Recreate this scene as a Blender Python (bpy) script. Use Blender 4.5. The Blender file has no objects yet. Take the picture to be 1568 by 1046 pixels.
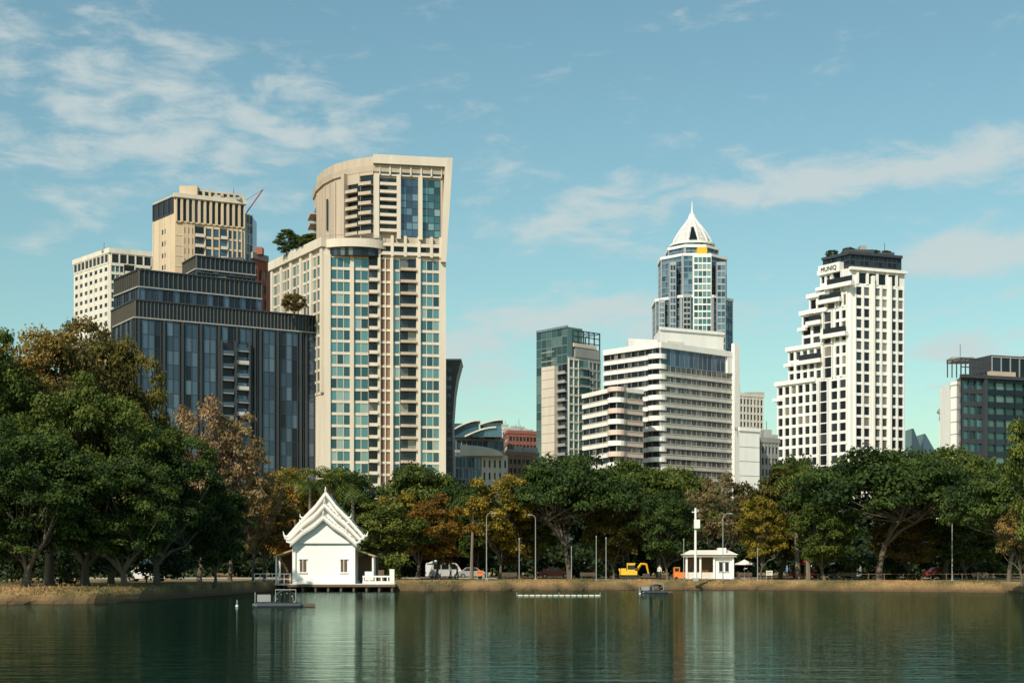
import bpy, math, random
import numpy as np
from mathutils import Vector
R=math.radians
random.seed(7)
F=2200.;CX=784.;HY=868.;CH=2.5
def W(x,d): return (x-CX)/F*d
def Z(y,d): return CH+(HY-y)/F*d
def P(x,d): return Vector((W(x,d),d))
scene=bpy.context.scene
GZ=1.0
# ---------------------------------------------------------------- materials
def nm(name):
    m=bpy.data.materials.new(name); m.use_nodes=True
    return m,m.node_tree,m.node_tree.nodes['Principled BSDF']
def nd(nt,t,**kw):
    n=nt.nodes.new(t)
    for k,v in kw.items(): setattr(n,k,v)
    return n
def c4(c): return (c[0],c[1],c[2],1)
def plain(name,col,rough=.75,metal=0,var=.14,scale=.25,streak=True,bump=0.0,col2=None):
    m,nt,b=nm(name)
    tc=nd(nt,'ShaderNodeTexCoord'); mp=nd(nt,'ShaderNodeMapping')
    if streak: mp.inputs['Scale'].default_value=(1,1,.12)
    nt.links.new(tc.outputs['Object'],mp.inputs[0])
    n=nd(nt,'ShaderNodeTexNoise'); n.inputs['Scale'].default_value=scale; n.inputs['Detail'].default_value=8; n.inputs['Roughness'].default_value=.65
    nt.links.new(mp.outputs[0],n.inputs['Vector'])
    r=nd(nt,'ShaderNodeValToRGB'); e=r.color_ramp.elements
    e[0].position=.3; e[1].position=.7
    lo=[c*(1-var) for c in col]; hi=col2 or [min(c*(1+var*.6),1) for c in col]
    e[0].color=c4(lo); e[1].color=c4(hi)
    nt.links.new(n.outputs['Fac'],r.inputs[0]); nt.links.new(r.outputs[0],b.inputs['Base Color'])
    b.inputs['Roughness'].default_value=rough; b.inputs['Metallic'].default_value=metal
    if bump:
        bp=nd(nt,'ShaderNodeBump'); bp.inputs['Strength'].default_value=bump
        n2=nd(nt,'ShaderNodeTexNoise'); n2.inputs['Scale'].default_value=scale*12
        nt.links.new(tc.outputs['Object'],n2.inputs['Vector']); nt.links.new(n2.outputs['Fac'],bp.inputs['Height'])
        nt.links.new(bp.outputs[0],b.inputs['Normal'])
    return m
def rndmat(name,stops,rough=.15,metal=0.5,const=False):
    m,nt,b=nm(name)
    a=nd(nt,'ShaderNodeAttribute'); a.attribute_name='rnd'
    r=nd(nt,'ShaderNodeValToRGB'); cr=r.color_ramp
    while len(cr.elements)<len(stops): cr.elements.new(.5)
    for e,(p,c) in zip(cr.elements,stops): e.position=p; e.color=c4(c)
    if const: cr.interpolation='CONSTANT'
    nt.links.new(a.outputs['Fac'],r.inputs[0]); nt.links.new(r.outputs[0],b.inputs['Base Color'])
    b.inputs['Roughness'].default_value=rough; b.inputs['Metallic'].default_value=metal
    tc=nd(nt,'ShaderNodeTexCoord'); n=nd(nt,'ShaderNodeTexNoise'); n.inputs['Scale'].default_value=.5
    bp=nd(nt,'ShaderNodeBump'); bp.inputs['Strength'].default_value=.15; bp.inputs['Distance'].default_value=.3
    nt.links.new(tc.outputs['Object'],n.inputs['Vector']); nt.links.new(n.outputs['Fac'],bp.inputs['Height']); nt.links.new(bp.outputs[0],b.inputs['Normal'])
    return m
def leafmat(name,dark,light,tr=.24):
    m,nt,b=nm(name)
    a=nd(nt,'ShaderNodeAttribute'); a.attribute_name='rnd'
    r=nd(nt,'ShaderNodeValToRGB'); e=r.color_ramp.elements
    e[0].color=c4(dark); e[1].color=c4(light); e[0].position=.15; e[1].position=.9
    nt.links.new(a.outputs['Fac'],r.inputs[0])
    oi=nd(nt,'ShaderNodeObjectInfo'); mr=nd(nt,'ShaderNodeMapRange'); mr.inputs[3].default_value=.7; mr.inputs[4].default_value=1.45
    nt.links.new(oi.outputs['Random'],mr.inputs[0])
    m2=nd(nt,'ShaderNodeMapRange'); m2.inputs[3].default_value=.508; m2.inputs[4].default_value=.460
    nt.links.new(oi.outputs['Random'],m2.inputs[0])
    hs=nd(nt,'ShaderNodeHueSaturation'); nt.links.new(mr.outputs[0],hs.inputs['Value']); nt.links.new(m2.outputs[0],hs.inputs['Hue']); nt.links.new(r.outputs[0],hs.inputs['Color'])
    b.inputs['Roughness'].default_value=.6
    b.inputs['Specular IOR Level'].default_value=.15
    t=nd(nt,'ShaderNodeBsdfTranslucent'); mx=nd(nt,'ShaderNodeMixShader'); mx.inputs[0].default_value=tr
    nt.links.new(hs.outputs[0],b.inputs['Base Color']); nt.links.new(hs.outputs[0],t.inputs[0])
    nt.links.new(b.outputs[0],mx.inputs[1]); nt.links.new(t.outputs[0],mx.inputs[2])
    nt.links.new(mx.outputs[0],nt.nodes['Material Output'].inputs[0])
    return m
M={}
M['cream']=plain('cream_render',(.60,.53,.44),.8)
M['sand']=plain('sand_render',(.46,.375,.29),.8,var=.2)
M['tan']=plain('tan_render',(.57,.44,.30),.8,var=.18)
M['white']=plain('white_paint',(.78,.76,.72),.7,var=.12)
M['purewhite']=plain('white_plaster',(.84,.83,.80),.7,var=.08,scale=.6)
M['offwhite']=plain('offwhite_render',(.62,.58,.51),.8,var=.18)
M['grey']=plain('grey_concrete',(.30,.30,.29),.85,var=.2)
M['bandgrey']=plain('band_panel',(.50,.48,.44),.75,var=.2)
M['bluegrey']=plain('blue_grey_metal',(.20,.26,.31),.4,metal=.3)
M['dgrey']=plain('dark_grey_metal',(.040,.045,.052),.5)
M['dark']=plain('painted_recess_shade',(.015,.018,.022),.4)  # near-black colour painted in for the shade inside recesses and openings
M['brick']=plain('red_brick',(.28,.10,.07),.85)
M['brown']=plain('brown_panel',(.20,.12,.08),.7)
M['fin']=plain('olive_grey_fin',(.11,.10,.08),.6)
M['roofgrey']=plain('roof_felt',(.22,.22,.22),.9)
M['g_teal']=rndmat('teal_glass',[(0,(.025,.06,.07)),(.35,(.06,.15,.17)),(.8,(.13,.27,.28)),(1,(.36,.42,.39))])
M['g_blue']=rndmat('blue_glass',[(0,(.03,.06,.09)),(.5,(.08,.15,.205)),(1,(.2,.30,.35))])
M['g_dark']=rndmat('dark_glass',[(0,(.008,.012,.016)),(.6,(.022,.03,.038)),(.88,(.06,.075,.085)),(1,(.27,.25,.21))],metal=.3)
M['g_mid']=rndmat('grey_glass',[(0,(.05,.055,.055)),(.5,(.09,.095,.09)),(.9,(.15,.15,.14)),(1,(.3,.29,.26))],metal=.3)
M['g_navy']=rndmat('navy_glass',[(0,(.008,.013,.020)),(.7,(.017,.026,.038)),(1,(.035,.05,.07))],metal=.35,rough=.15)
M['g_slate']=rndmat('slate_panel_glass',[(0,(.045,.07,.105)),(.6,(.08,.12,.17)),(1,(.14,.19,.25))],metal=.5,rough=.15)
M['g_green']=rndmat('green_glass',[(0,(.03,.07,.065)),(.6,(.08,.15,.14)),(1,(.2,.29,.26))])
M['pinkband']=plain('pinkish_band',(.60,.47,.41),.75)
M['bark']=plain('bark',(.11,.085,.065),.95,var=.4,scale=2,bump=.5)
M['barkpale']=plain('pale_bark',(.2,.165,.13),.95,var=.3,scale=2,bump=.5)
M['L_dark']=leafmat('leaf_dark_green',(.012,.030,.009),(.075,.118,.022))
M['L_green']=leafmat('leaf_green',(.020,.044,.009),(.135,.170,.028))
M['L_olive']=leafmat('leaf_olive',(.046,.048,.012),(.215,.175,.038))
M['L_yellow']=leafmat('leaf_yellow_green',(.08,.075,.010),(.36,.26,.03))
M['L_brown']=leafmat('leaf_brown',(.12,.09,.038),(.33,.245,.11))
M['L_orange']=leafmat('leaf_orange',(.10,.055,.010),(.34,.18,.025))
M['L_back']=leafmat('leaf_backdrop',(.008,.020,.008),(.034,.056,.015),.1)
M['wood']=plain('weathered_wood',(.13,.09,.06),.9,scale=2)
M['tile']=plain('pale_roof_tile',(.60,.54,.46),.8,var=.3,scale=1.5)
M['terracotta']=plain('tan_roof_tile',(.45,.29,.15),.8,scale=2)
M['yellow']=plain('yellow_paint',(.75,.42,.02),.45,streak=False,scale=2)
M['orange']=plain('orange_paint',(.75,.2,.03),.5)
M['red']=plain('red_paint',(.40,.04,.03),.4)
M['silver']=plain('silver_paint',(.42,.42,.43),.35,metal=.4)
M['carwhite']=plain('white_car_paint',(.70,.70,.70),.25,var=.04)
M['rubber']=plain('rubber',(.02,.02,.02),.8)
M['path']=plain('path_concrete',(.30,.28,.25),.9,streak=False,scale=1)
# ---------------------------------------------------------------- mesh builder
class MB:
    def __init__(s): s.v=[];s.f=[];s.m=[];s.r=[];s.mats=[]
    def mi(s,m):
        if m not in s.mats: s.mats.append(m)
        return s.mats.index(m)
    def face(s,pts,m,r=None):
        i=len(s.v); s.v+=[tuple(p) for p in pts]; s.f.append(tuple(range(i,i+len(pts))))
        s.m.append(s.mi(m)); s.r.append(random.random() if r is None else r)
    def hexa(s,p,m,r=None):
        i=len(s.v); s.v+=[tuple(q) for q in p]
        k=s.mi(m); r=random.random() if r is None else r
        for f in ((3,2,1,0),(4,5,6,7),(0,1,5,4),(1,2,6,5),(2,3,7,6),(3,0,4,7)):
            s.f.append(tuple(i+j for j in f)); s.m.append(k); s.r.append(r)
    def bx(s,x0,x1,y0,y1,z0,z1,m,r=None):
        s.hexa([(x0,y0,z0),(x1,y0,z0),(x1,y1,z0),(x0,y1,z0),(x0,y0,z1),(x1,y0,z1),(x1,y1,z1),(x0,y1,z1)],m,r)
    def prism(s,poly,z0,z1,m,mt=None,poly2=None):
        q=poly2 or poly; n=len(poly)
        for i in range(n):
            a,b=poly[i],poly[(i+1)%n]; c,d=q[(i+1)%n],q[i]
            s.face([(a[0],a[1],z0),(b[0],b[1],z0),(c[0],c[1],z1),(d[0],d[1],z1)],m)
        s.face([(p[0],p[1],z1) for p in q],mt or m); s.face([(p[0],p[1],z0) for p in reversed(poly)],m)
    def tube(s,pts,rad,m,n=6,cap=True,r=None):
        pts=[Vector(p) for p in pts]; k=s.mi(m); i0=len(s.v); r=random.random() if r is None else r
        for j,p in enumerate(pts):
            t=(pts[min(j+1,len(pts)-1)]-pts[max(j-1,0)]).normalized()
            a=t.cross(Vector((0,1,0.01)) if abs(t.y)<.9 else Vector((1,0,0))).normalized(); b=t.cross(a)
            rr=rad[j] if hasattr(rad,'__len__') else rad
            for q in range(n):
                an=2*math.pi*q/n; s.v.append(tuple(p+(a*math.cos(an)+b*math.sin(an))*rr))
        for j in range(len(pts)-1):
            for q in range(n):
                s.f.append((i0+j*n+q,i0+j*n+(q+1)%n,i0+(j+1)*n+(q+1)%n,i0+(j+1)*n+q)); s.m.append(k); s.r.append(r)
        if cap:
            s.f.append(tuple(i0+q for q in range(n))); s.m.append(k); s.r.append(r)
            e=i0+(len(pts)-1)*n
            s.f.append(tuple(e+q for q in range(n))); s.m.append(k); s.r.append(r)
    def mesh(s,name,loc=(0,0,0)):
        me=bpy.data.meshes.new(name)
        me.from_pydata([(v[0]-loc[0],v[1]-loc[1],v[2]-loc[2]) for v in s.v],[],s.f)
        for m in s.mats: me.materials.append(M[m])
        me.polygons.foreach_set('material_index',s.m)
        a=me.attributes.new('rnd','FLOAT','FACE'); a.data.foreach_set('value',s.r)
        me.update(); return me
    def build(s,name,loc=(0,0,0),at=None,rot=0,scale=1):
        ob=bpy.data.objects.new(name,s.mesh(name,loc)); scene.collection.objects.link(ob)
        ob.location=at if at is not None else loc; ob.rotation_euler=(0,0,rot); ob.scale=(scale,)*3
        return ob
class Wall:
    def __init__(s,mb,p1,p2):
        s.mb=mb; s.p=Vector(p1[:2]); q=Vector(p2[:2]); s.L=(q-s.p).length; s.u=(q-s.p)/s.L; s.n=Vector((s.u.y,-s.u.x)); s.d=s.p.y
    def ux(s,x):
        k=(x-CX)/F; return (k*s.p.y-s.p.x)/(s.u.x-k*s.u.y)
    def pt(s,u,n,z):
        q=s.p+s.u*u+s.n*n; return (q.x,q.y,z)
    def z(s,y,u=0): return Z(y,(s.p+s.u*u).y)
    def box(s,u0,u1,n0,n1,z0,z1,m,r=None):
        s.mb.hexa([s.pt(u0,n1,z0),s.pt(u1,n1,z0),s.pt(u1,n0,z0),s.pt(u0,n0,z0),s.pt(u0,n1,z1),s.pt(u1,n1,z1),s.pt(u1,n0,z1),s.pt(u0,n0,z1)],m,r)
    def panel(s,u0,u1,n,z0,z1,m,r=None):
        s.mb.face([s.pt(u0,n,z0),s.pt(u1,n,z0),s.pt(u1,n,z1),s.pt(u0,n,z1)],m,r)
    def grid(s,u0,u1,z0,z1,nu,nz,g,f,pw=.5,sh=.6,pd=.4,sd=.28,f2=None,off=0):
        du=(u1-u0)/nu; dz=(z1-z0)/nz
        for i in range(nu):
            for j in range(nz):
                s.panel(u0+i*du,u0+(i+1)*du,.03+off,z0+j*dz,z0+(j+1)*dz,g)
        if pw>0:
            for i in range(nu+1):
                c=u0+i*du; a=max(c-pw/2,u0); b=min(c+pw/2,u1)
                s.box(a,b,-.05+off,pd+off,z0-.01,z1+sh/2+.02,f)
        if sh>0:
            for j in range(nz+1):
                c=z0+j*dz; s.box(u0+.003,u1-.003,-.05+off,sd+off,c-sh/2,c+sh/2,f2 or f)
    def balc(s,u0,u1,z0,z1,nz,f,g='g_dark',out=1.3,h=.95,gap=False):
        dz=(z1-z0)/nz
        for j in range(nz):
            z=z0+j*dz; nn=max(1,int((u1-u0)/2.2))
            for i in range(nn): s.panel(u0+(u1-u0)*i/nn,u0+(u1-u0)*(i+1)/nn,.035,z,z+dz,g)
            s.box(u0+.01,u1-.01,-.04,out,z-.12,z+.12,f)
            s.box(u0+.02,u1-.02,out-.14,out-.02,z+.12,z+h,f)
def para(A,B,C): return [A,B,C,A+(C-B)]
def roofstuff(mb,poly,z,n,seed=1,h=3,m='grey'):
    rg=random.Random(seed); c=sum((Vector(p[:2]) for p in poly),Vector((0,0)))/len(poly)
    for i in range(n):
        a=Vector(rg.choice(poly)[:2]); b=Vector(rg.choice(poly)[:2]); q=c+(a-c)*rg.uniform(0,.6)+(b-c)*rg.uniform(0,.3)
        w=rg.uniform(1,3.5); dd=rg.uniform(1,3); hh=rg.uniform(.8,h)
        mb.bx(q.x-w,q.x+w,q.y-dd,q.y+dd,z-.05,z+hh,m)
        if rg.random()<.5: mb.tube([(q.x,q.y,z+hh-.1),(q.x,q.y,z+hh+rg.uniform(1.5,4))],.08,'dgrey',4)
# ---------------------------------------------------------------- buildings
def b_whiteapt():
    mb=MB(); A=P(113,541);B=P(168,520);C=P(234,527); z=Z(383,520)
    pl=para(A,B,C); mb.prism(pl,GZ,z,'offwhite','roofgrey')
    w=Wall(mb,A,B); w.grid(.6,w.L-.6,z-102,z-5,7,30,'g_dark','offwhite',1.7,1.8,.2,.15)
    w.box(-.3,w.L+.3,-.3,.5,z-1,z+.8,'offwhite')
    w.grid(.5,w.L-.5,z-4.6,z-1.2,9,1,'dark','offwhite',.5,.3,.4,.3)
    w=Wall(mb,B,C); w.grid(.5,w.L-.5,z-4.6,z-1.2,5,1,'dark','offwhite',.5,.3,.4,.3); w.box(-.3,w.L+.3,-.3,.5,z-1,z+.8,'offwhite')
    for a,b,g in ((.4,5,'g_teal'),(9,14.5,'g_blue')):
        w.grid(a,b,z-102,z-5,3,30,g,'offwhite',.3,1.0,.3,.4)
    w.balc(5.2,8.8,z-102,z-5,30,'offwhite')
    roofstuff(mb,pl,z,4,3)
    mb.build('cream_apartment_tower',(B.x,B.y,GZ))
def b_tan():
    mb=MB(); A=P(234,493);B=P(268,480);C=P(375,490); z=Z(297,480)
    pl=para(A,B,C); mb.prism(pl,GZ,z,'tan','roofgrey')
    w=Wall(mb,A,B); 
    for k in range(4): w.box(w.L*k/4+.4,w.L*k/4+.9,-.05,.3,GZ+30,z-7,'cream')
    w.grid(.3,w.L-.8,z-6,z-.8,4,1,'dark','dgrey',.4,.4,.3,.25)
    for j in range(22): w.panel(w.L*.42,w.L*.58,.04,z-12-j*4,z-10.4-j*4,'g_dark')
    w=Wall(mb,B,C); L=w.L
    u=[w.ux(x) for x in (268,280,298,318,336,352,370,375)]
    zb=GZ+40; fl=3.45; nz=int((z-7-zb)/fl); zt=zb+nz*fl
    for j in range(nz): w.box(.01,u[1],-.04,.12,zb+j*fl-.12,zb+j*fl+.12,'cream')
    w.grid(u[1],u[2],zb,zt,3,nz,'g_dark','tan',1.0,1.5,.3,.24)
    w.balc(u[2],u[3]-1.3,zb,zt,nz,'cream',out=1.0)
    w.grid(u[3]-1,u[4],zb,zt,2,nz,'g_blue','tan',.5,.8,.5,.3)
    w.balc(u[4]+.3,u[5]-1,zb,zt,nz,'cream','g_blue',out=.9)
    w.grid(u[5]-.8,u[6],zb,zt,3,nz,'g_blue','tan',.4,.7,.6,.3)
    w.grid(.2,L-.1,zt+1,z-1.2,12,1,'g_dark','tan',.8,.5,.7,.5); w.box(-.6,L+.4,-.4,1.1,z-1.2,z+.2,'cream')
    mb.bx(B.x+1,B.x+7,B.y+2,B.y+8,z,z+3.2,'tan'); w.box(6,L-.3,-1,-.5,z,z+2.4,'tan')
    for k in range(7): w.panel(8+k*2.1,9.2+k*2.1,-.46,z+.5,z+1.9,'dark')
    roofstuff(mb,pl,z,4,5,2.4)
    C2=P(375.5,492);D2=P(386,495); z2=Z(326,490); mb.prism(para(C2+Vector((0,9)),C2,D2),GZ,z2,'g_blue')
    w=Wall(mb,C2,D2); w.grid(0,w.L,GZ+50,z2,2,22,'g_blue','tan',.25,.5,.3,.2)
    mb.tube([(C.x-.5,C.y+4,z),(C.x-.3,C.y+4,z+1.5)],.3,'red',4)
    mb.tube([(C.x-.3,C.y+4,z-3),(W(401,492),C.y+4,Z(288,492))],.2,'red',4)
    mb.tube([(C.x-.3,C.y+4,z+1.5),(W(401,492),C.y+4,Z(288,492))],.06,'dgrey',4)
    mb.build('tan_residential_tower',(B.x,B.y,GZ))
def b_brick():
    mb=MB(); A=P(383,450);B=P(386,446);C=P(409,452); z=Z(388,446)
    mb.prism(para(A+Vector((0,14)),B,C),GZ,z,'brick','roofgrey'); w=Wall(mb,B,C)
    w.grid(.3,w.L-.3,GZ+55,z-4,3,9,'g_dark','brick',.7,1.4,.3,.2); w.box(-.2,w.L+.2,-.2,.5,z-1.5,z+.4,'grey')
    mb.bx(B.x+.6,B.x+3,B.y+1,B.y+4,z,z+2.2,'brick')
    mb.build('brick_apartment_building',(B.x,B.y,GZ))
def b_darkoffice():
    mb=MB(); A=P(172,397);B=P(207,380);C=P(498,407); z=Z(458,380); pl=para(A,B,C)
    mb.prism(pl,GZ,z-.5,'g_navy','roofgrey')
    fl=3.9
    def facade(w,ncol,zb,zt,pat):
        nz=int(round((zt-zb)/fl)); dz=(zt-zb)/nz; du=w.L/ncol
        for i in range(ncol):
            light=pat[i%len(pat)]
            for j in range(nz):
                g='g_slate' if light=='L' else 'g_navy'
                if light=='M' and random.random()<.35: g='g_slate'
                w.panel(i*du,(i+1)*du,.03,zb+j*dz,zb+(j+1)*dz,g)
            w.box(i*du-.07,i*du+.07,-.05,.35 if light!='L' else .22,zb,zt,'dgrey')
            if light=='D': w.box(i*du+du*.35,i*du+du*.65,-.05,.7,zb,zt,'dgrey')
        for j in range(nz+1): w.box(0,w.L,-.05,.12,zb+j*dz-.06,zb+j*dz+.06,'dgrey')
    w=Wall(mb,B,C)
    facade(w,32,GZ+2,z-5.2,'DLLMDLLDMLDLLDLMDLLDDLLDMLMDDLMD')
    u0=w.ux(338);u1=w.ux(379); zt=w.z(524,u0); zb=w.z(662,u0); n=7; dz=(zt-zb)/n
    w.panel(u0,u1,.40,zb,zt,'dark')  # flat dark sheet before the wall, painted as the balcony recess's shade
    for j in range(n):
        zz=zb+j*dz
        w.box(u0,u0+(u1-u0)*.42,.3,1.5,zz,zz+.25,'grey'); w.box(u0,u0+(u1-u0)*.42,1.35,1.5,zz+.25,zz+1.2,'g_slate')
        w.box(u0+(u1-u0)*.55,u1,.3,1.3,zz+1.2,zz+1.45,'grey'); w.box(u0+(u1-u0)*.55,u1,1.15,1.3,zz+1.45,zz+2.3,'bandgrey' if j%2 else 'g_slate'); w.panel(u0+(u1-u0)*.6,u1-.3,.45,zz+1.5,zz+dz-.2,'g_slate')
    w.box(u0-.3,u0,.3,1.7,zb,zt+.5,'dgrey'); w.box((u0+u1)/2-.2,(u0+u1)/2+.2,.3,1.8,zb-6,zt+.5,'dgrey'); w.box(u1,u1+.3,.3,1.7,zb-4,zt+.5,'dgrey')
    def parapet(w,z0,z1,step=1.0):
        w.box(-.1,w.L+.1,-.3,.5,z0,z0+.35,'grey'); w.box(-.1,w.L+.1,-.3,.55,z1-.3,z1,'dgrey')
        w.panel(0,w.L,.06,z0+.3,z1-.2,'g_navy',.6)
        n=int(w.L/step)
        for i in range(n+1): w.box(i*w.L/n-.07,i*w.L/n+.07,-.05,.4,z0+.35,z1-.3,'fin')
    parapet(w,z-5,z)
    wl=Wall(mb,A,B); facade(wl,7,GZ+2,z-5.2,'DLMDLMD'); parapet(wl,z-5,z)
    for (a,b,c,yt,hp,nc) in ((P(176,405),P(213,391),P(400,409),412,5,22),(P(281,412),P(301,402),P(391,411),391,4,11)):
        zt=Z(yt,b.y); pl=para(a,b,c); mb.prism(pl,z-1 if nc==22 else z+5,zt-.3,'g_navy','roofgrey')
        for w in (Wall(mb,b,c),Wall(mb,a,b)):
            n=max(3,int(nc*w.L/ (c-b).length)); du=w.L/n
            zb=(z-.4) if nc==22 else Z(437,402)
            za,zc=zb,zt-hp
            for i in range(n):
                w.panel(i*du,(i+1)*du,.03,za,zc,'g_navy' if i%3 else 'g_slate'); w.box(i*du-.08,i*du+.08,-.05,.3,za,zc,'dgrey')
            parapet(w,zt-hp,zt,1.3)
            if nc==11: parapet(w,zt-hp-5.2,zt-hp-.6,1.3)
        roofstuff(mb,pl,zt-.3,3,9,1.5,'dgrey')
    mb.build('dark_glass_office_building',(B.x,B.y,GZ))
def b_hotel():
    mb=MB()
    A=P(417,433);B=P(497,400);C=P(682,406); zl=Z(366,400)
    pl=para(A,B,C)
    mb.prism(pl,GZ,zl,'cream','roofgrey')
    w=Wall(mb,B,C); fl=3.37
    zt=w.z(392); nz=28; zb=zt-fl*nz
    X=lambda x:w.ux(x)
    w.grid(X(506),X(536),zb,zt,3,nz,'g_teal','cream',.16,.75,.2,.25)
    w.grid(X(541.5),X(564),zb,zt,2,nz,'g_teal','cream',.16,.75,.2,.25)
    w.balc(X(564.5),X(578),zb,zt,nz,'cream',out=1.9,h=.8)
    w.grid(X(582),X(598),zb,zt,2,nz,'brown','cream',.3,.7,.5,.3)
    w.grid(X(601.5),X(612),zb,zt,1,nz,'g_teal','cream',.16,.7,.2,.25)
    w.balc(X(612.5),X(637),zb,zt,nz,'sand',out=1.6,h=.65)
    w.grid(X(643.5),X(672.5),zb,zt,3,nz,'g_teal','cream',.16,.75,.2,.25)
    for a,b,o in ((496.5,506,.7),(536,541.5,.9),(578,582,1.2),(598,601.5,1.1),(637,643.5,1.0),(672.5,682.3,.7)):
        w.box(X(a),X(b),-.05,o,zb,zt+.4,'cream')
    w.grid(X(509),X(578),zt+.5,w.z(377),8,1,'g_dark','dgrey',.2,.3,.2,.15)
    w.balc(X(580),X(676),zt+.9,w.z(360),2,'cream',out=1.2,h=.8)
    for xx in (580,600,620,641,660,674): w.box(X(xx)-.4,X(xx)+.4,-.03,1.3,zt+.4,w.z(358),'cream')
    wl=Wall(mb,A,B); zlt=zl-2.2; nzl=12; zlb=zlt-3.37*nzl
    L=wl.L
    wl.grid(.8,L-.8,zlb,zlt-1.5,8,nzl,'g_teal','cream',.25,.7,.15,.2)
    for k in range(6):
        c=1+(L-2)*k/5; wl.box(c-.75,c+.75,-.05,.75,zlb,zlt+.4,'cream')
    for k in range(5):
        c=1+(L-2)*(k+.5)/5; wl.box(c-.3,c+.3,-.05,.35,zlb,zlt-1,'sand')
    wl.box(-.4,L+.4,-.3,1.2,zlt,zl+.4,'cream')
    cx,cy=W(540,404),404.; ring=[]
    for k in range(25):
        a=math.pi*(1.12+.98*k/24)-0.15; ring.append((cx+9.6*math.cos(a),cy+6.0*math.sin(a)))
    ring=[(cx-9.5,cy+10)]+ring+[(cx+9.2,cy+10)]
    z0=Z(377,398)
    mb.prism(ring,z0,z0+2.3,'cream','grey')
    r2=[(cx+(p[0]-cx)*.92,cy+(p[1]-cy)*.84) for p in ring]
    mb.prism(r2,z0-2.2,z0-.02,'g_dark')
    for i in range(len(ring)-1):
        mb.tube([(*ring[i],z0+3.2),(*ring[i+1],z0+3.2)],.06,'silver',4)
    fp=[P(481,432),P(486,423),P(497,415.5),P(512,410),P(533,406),P(552,403.6),P(572,402)]
    FR=P(678,405.6); top=Z(240,402); zu=zl-.5
    back=[P(678,436),P(510,462)]
    mb.prism(fp+[FR]+back,zu,top-3,'sand','roofgrey')
    for i in range(len(fp)-1):
        w2=Wall(mb,fp[i],fp[i+1])
        if i<4:
            n=max(2,int(w2.L/2.2))
            if i>=1:
                for k in range(n): w2.box(k*w2.L/n+.2,k*w2.L/n+.8,-.05,.35,zu+1,top-5,'sand')
            else:
                w2.balc(.3,w2.L-.2,zu+2,top-8,5,'sand',out=2.0,h=.8)
            if i==2: w2.panel(w2.L*.3,w2.L*.5,.4,zu+6,top-9,'g_dark')
        else:
            nb=6; zt2=top-(7.2 if i==4 else 5.2)
            w2.balc(.05,w2.L-.05,zu+2.4,zt2,nb,'sand',out=1.5,h=.8)
            w2.box(0,w2.L,-.04,.4,zt2+.1,top-3,'sand')
    w2=Wall(mb,fp[3],fp[4]); w2.box(w2.L-1.1,w2.L+.2,-.05,1.7,zu+1,top-4,'sand')
    def off(pts,o):
        c=Vector((W(590,425),425)); return [Vector(p)+(Vector(p)-c).normalized()*o for p in pts]
    o1=off(fp,.5); mb.prism(o1+[FR+Vector((.3,-.4))]+back,top-4.2,top-2.5,'sand','roofgrey',off(fp,.7)+[FR+Vector((.6,-.5))]+back)
    o2=off(fp[1:],.2); mb.prism(o2+[FR+Vector((.8,-.3))]+back,top-2.48,top-.02,'sand','roofgrey')
    w3=Wall(mb,fp[-1],FR); X=lambda x:w3.ux(x); zz=lambda y:w3.z(y)
    zg=zu+1; zc=zz(272)
    w3.balc(X(581),X(607),zg+2,zc,7,'cream',out=1.4,h=.7)
    w3.grid(X(613),X(640),zg+1,zc,3,8,'g_blue','dgrey',.12,.2,.15,.1)
    w3.grid(X(646),X(674),zg+1,zc,3,8,'g_teal','dgrey',.12,.2,.15,.1)
    for a,b in ((572,580),(607,613),(640,646)): w3.box(X(a),X(b),-.05,1.4,zg,top-5,'cream')
    w3.grid(X(581),X(676),zc+.8,zz(254),6,1,'g_blue','cream',.4,.4,.8,.5)
    w3.box(X(571),X(678)+1.8,-.3,1.5,zz(254)+.4,top+.3,'cream')
    u0=X(674);zlo=zg-6; 
    mb.hexa([w3.pt(u0,1.6,zlo),w3.pt(X(682),1.6,zlo),w3.pt(X(682),-8,zlo),w3.pt(u0,-8,zlo),w3.pt(X(681),1.65,top+.35),w3.pt(X(692),1.65,top+.35),w3.pt(X(692),-8,top+.35),w3.pt(X(681),-8,top+.35)],'cream')
    for q in (548,560): mb.bx(W(q,420),W(q+7,420),420,424,top-.1,top+.7,'dgrey')
    mb.tube([(W(540,412),412,top-.1),(W(540,412),412,top+2)],.07,'dgrey',4)
    mb.build('curved_hotel_tower',(B.x,B.y,GZ))
    return zl
def b_flare():
    mb=MB(); d=432
    prof=[(885,693),(640,693),(600,696),(575,700),(552,706)]
    x0=W(680,d)
    for i in range(len(prof)-1):
        (ya,xa),(yb,xb)=prof[i],prof[i+1]; za=max(Z(ya,d),GZ);zb_=Z(yb,d)
        mb.hexa([(x0,d,za),(W(xa,d),d,za),(W(xa,d),d+15,za),(x0,d+15,za),(x0,d,zb_),(W(xb,d),d,zb_),(W(xb,d),d+15,zb_),(x0,d+15,zb_)],'dgrey')
    z1=Z(552,d)
    for k in range(24): mb.bx(x0+.5,W(691,d),d-.2,d+.1,GZ+k*2.6+.3,GZ+k*2.6+1.5,'g_slate')
    mb.bx(x0,W(706,d)+.1,d-.3,d+15.2,z1+.01,z1+.5,'grey')
    mb.build('flared_dark_tower',(x0,d,GZ))
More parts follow.
